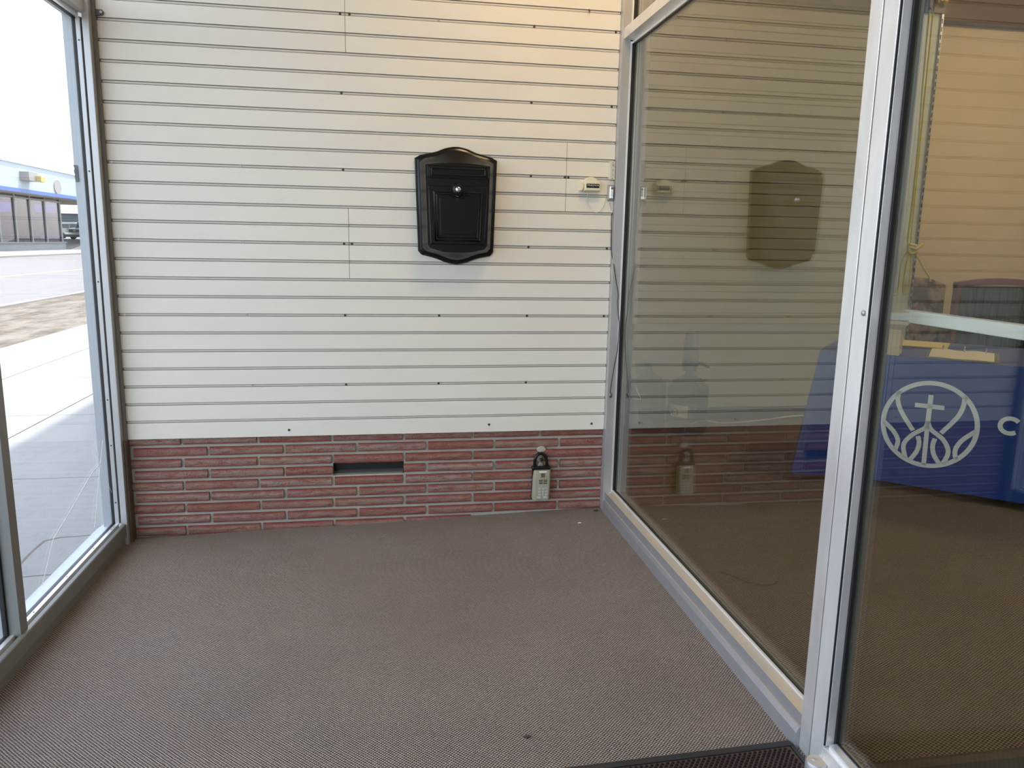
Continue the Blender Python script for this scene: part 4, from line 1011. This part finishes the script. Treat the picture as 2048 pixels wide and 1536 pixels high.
obj('knot', tube(smooth_path([(4.85, YR - 0.02, 0.83), (4.90, YR - 0.025, 0.82), (4.905, YR - 0.02, 0.78), (4.86, YR - 0.028, 0.765), (4.852, YR - 0.02, 0.81), (4.90, YR - 0.03, 0.80), (4.96, YR - 0.02, 0.835)], 5), 0.011, 7), 'rope_yellow', rp, smooth=60)
py_ = empty('pulley', (4.87, 1.72, 2.42), 'brass pulley at the soffit above the yellow rope', 'pulley')
obj('wheel', xform(lathe([(0.0, -0.03), (0.03, -0.028), (0.048, -0.012), (0.050, 0.0), (0.048, 0.012), (0.03, 0.028), (0.0, 0.03)], 0, 0, 22), lambda p: (4.875 + p[0], 1.672 + p[2], 2.470 + p[1])), 'brass', py_, smooth=50)
obj('cheek_plate', prism([(4.775, 2.43), (4.795, 2.405), (4.803, 2.53), (4.775, 2.53)], 'y', 1.66, 1.728), 'chair_wood', py_, 0.004)

# ------------------------------------------------------------------ building across the street
XB = -29.0
def make_shop():
    t = empty('far_shop', (XB - 4, 66.0, -0.6), 'white low building with blue fascia stripe and tall windows across the street', 'building')
    y0, y1 = 46.0, 76.6
    obj('parapet_wall', box(XB - 9, XB + 1.3, y0, 90.0, 4.35, 6.35), 'stucco_white', t)
    obj('parapet_cap', box(XB - 9.1, XB + 1.4, y0, 90.1, 6.35, 6.62), 'roof_white', t)
    st_ = obj('fascia_stripe', box(XB + 1.3, XB + 1.42, y0, 90.1, 4.08, 4.38), 'fascia_blue', t)
    obj('canopy_soffit', box(XB - 9, XB + 1.3, y0, 90.0, 4.05, 4.35), 'soffit_cream', t)
    obj('sill_wall', box(XB - 0.4, XB + 0.15, y0, y1 + 0.3, -0.62, 0.02), 'shop_sill', t)
    obj('sill_cap', box(XB - 0.4, XB + 0.25, y0, y1 + 0.3, 0.02, 0.12), 'shop_frame', t)
    obj('inner_wall', box(XB - 8.0, XB - 7.8, y0, y1, -0.6, 4.05), 'shop_dark', t)
    obj('inner_floor', box(XB - 8.0, XB - 0.3, y0, y1, -0.6, -0.3), 'shop_counter', t)
    ys_ = [49.6, 52.5, 55.4, 58.5, 61.5, 64.3, 67.15, 70.0, 73.0, 76.3]
    for y in ys_: obj('mullion', box(XB - 0.12, XB + 0.12, y - 0.13, y + 0.13, 0.12, 4.05), 'shop_frame', t)
    obj('head_rail', box(XB - 0.1, XB + 0.1, ys_[0], ys_[-1], 3.72, 3.86), 'shop_frame', t)
    for a, b in zip(ys_[:-1], ys_[1:]):
        w = obj('window', box(XB - 0.02, XB + 0.02, a + 0.13, b - 0.13, 0.12, 3.75), 'far_glass', t)
    obj('end_window', box(XB - 6, XB - 0.15, y1 - 0.02, y1 + 0.02, 0.12, 3.9), 'far_glass', t)
    for x in (XB - 3, XB - 6): obj('mullion', box(x - 0.1, x + 0.1, y1 - 0.1, y1 + 0.1, 0.12, 4.05), 'shop_frame', t)
    f = obj('wall_fixture', box(XB + 1.3, XB + 2.0, 65.7, 67.4, 5.05, 5.75), 'plaque', t)
    obj('fixture_lamp', box(XB + 2.0, XB + 2.4, 66.9, 67.8, 5.05, 5.5), 'road_paint', f)
    pts = [(72.9 + 0.75 * math.cos(2 * PI * i / 20), 4.98 + 0.62 * math.sin(2 * PI * i / 20)) for i in range(20)]
    obj('round_plaque', prism(pts, 'x', XB + 1.3, XB + 1.38), 'plaque', t)
    obj('inner_column', box(XB - 2.4, XB - 1.4, 73.4, 74.6, -0.3, 4.05), 'shop_counter', t)
    obj('counter', box(XB - 2.6, XB - 1.2, 66.0, 74.0, -0.3, 0.75), 'shop_counter', t)
    obj('inner_board', box(XB - 3.2, XB - 3.0, 68.2, 69.9, -0.3, 2.75), 'shop_dark', t)
make_shop()
def shop_chair(y, i):
    n = ['leftmost', 'second', 'third', 'fourth', 'fifth'][i]
    t = empty('waiting_chair', (XB - 0.85, y, -0.3), '%s dark green chair seen through the far shop windows' % n, 'chair', 'waiting chairs in the far shop')
    obj('backrest', box(XB - 0.62, XB - 0.54, y - 0.42, y + 0.42, 0.55, 1.15), 'shop_chair', t, 0.05)
    obj('seat', box(XB - 1.2, XB - 0.54, y - 0.42, y + 0.42, 0.42, 0.54), 'shop_chair', t, 0.03)
    for sx in (-1.15, -0.6):
        for sy in (-0.38, 0.38): obj('leg', box(XB + sx - 0.03, XB + sx + 0.03, y + sy - 0.03, y + sy + 0.03, -0.3, 0.42), 'shop_frame', t)
for i, y in enumerate((66.0, 69.0, 70.7, 71.7, 72.7)): shop_chair(y, i)
fb = empty('far_shed', (-44, 150, 0.4), 'long dark shed with white roof behind the parked truck', 'building')
obj('wall', box(-75, -36, 150, 152, 0.4, 4.6), 'far_wall', fb)
obj('roof', prism([(-76, 4.6), (-35, 4.6), (-35, 9.5), (-76, 9.5)], 'y', 149, 158), 'roof_white', fb)

def vehicle(name, label, cx, cy, z0, ang, suv):
    """front faces local -y; x across, y along"""
    ca, sa = math.cos(ang), math.sin(ang)
    def T(p): return (cx + p[0] * ca - p[1] * sa, cy + p[0] * sa + p[1] * ca, z0 + p[2])
    t = empty(name, (cx, cy, z0), label, 'truck' if not suv else 'car')
    def part(nm, g, mat, parent=t, bevel=0.0): return obj(nm, xform(g, T), mat, parent, bevel, 40)
    side = [(-2.55, 0.45), (-2.58, 0.95), (-2.45, 1.08), (-1.25, 1.18), (-0.65, 1.88), (-0.4, 1.95), (0.75, 1.95), (1.0, 1.85), (1.15, 1.20), (2.75, 1.20), (2.78, 0.50)] if not suv else \
           [(-2.2, 0.40), (-2.25, 0.90), (-1.2, 1.10), (-0.55, 1.72), (-0.2, 1.80), (1.8, 1.78), (2.15, 1.15), (2.2, 0.45)]
    part('body', prism(side, 'x', -0.97, 0.97), 'car_white', t, 0.06)
    if not suv:
        part('windshield', ([(-0.80, -1.24, 1.20), (0.80, -1.24, 1.20), (0.68, -0.70, 1.84), (-0.68, -0.70, 1.84), (-0.80, -1.27, 1.23), (0.80, -1.27, 1.23), (0.68, -0.73, 1.87), (-0.68, -0.73, 1.87)],
                            [(0, 1, 2, 3), (7, 6, 5, 4), (0, 4, 5, 1), (1, 5, 6, 2), (2, 6, 7, 3), (3, 7, 4, 0)]), 'car_glass')
        g = part('grille', box(-0.62, 0.62, -2.63, -2.56, 0.72, 0.98), 'car_dark')
        for s in (-1, 1): part('headlight', box(s * 0.80 - 0.15, s * 0.80 + 0.15, -2.63, -2.55, 0.74, 0.97), 'car_chrome')
        part('badge', box(-0.12, 0.12, -2.65, -2.62, 0.80, 0.90), 'car_chrome', g)
        part('bumper', box(-0.98, 0.98, -2.75, -2.55, 0.45, 0.68), 'car_chrome', t, 0.04)
        part('skirt', box(-0.90, 0.90, -2.6, 2.6, 0.24, 0.46), 'car_dark')
        wy = (-1.70, 1.65)
    else:
        for s in (-1, 1):
            for a, b in ((-0.55, 0.3), (0.4, 1.5)): part('side_window', box(s * 0.97 - 0.02, s * 0.97 + 0.02, a, b, 1.15, 1.62), 'car_glass')
        part('windshield', ([(-0.8, -1.17, 1.14), (0.8, -1.17, 1.14), (0.7, -0.6, 1.70), (-0.7, -0.6, 1.70), (-0.8, -1.2, 1.16), (0.8, -1.2, 1.16), (0.7, -0.63, 1.73), (-0.7, -0.63, 1.73)],
                            [(0, 1, 2, 3), (7, 6, 5, 4), (0, 4, 5, 1), (1, 5, 6, 2), (2, 6, 7, 3), (3, 7, 4, 0)]), 'car_glass')
        wy = (-1.35, 1.35)
    for s in (-1, 1):
        for y in wy:
            part('wheel', xform(lathe([(0.0, -0.13), (0.30, -0.13), (0.37, -0.09), (0.37, 0.09), (0.30, 0.13), (0.0, 0.13)], 0, 0, 20), lambda p: (s * 0.85 + p[2], y + p[0], 0.37 + p[1])), 'car_dark')
vehicle('pickup_truck', 'white pickup truck facing the street beside the far building', -28.9, 83.8, 0.345, math.radians(-15), False)
vehicle('parked_car', 'white car parked behind the pickup truck', -33.2, 92.5, 0.385, math.radians(70), True)
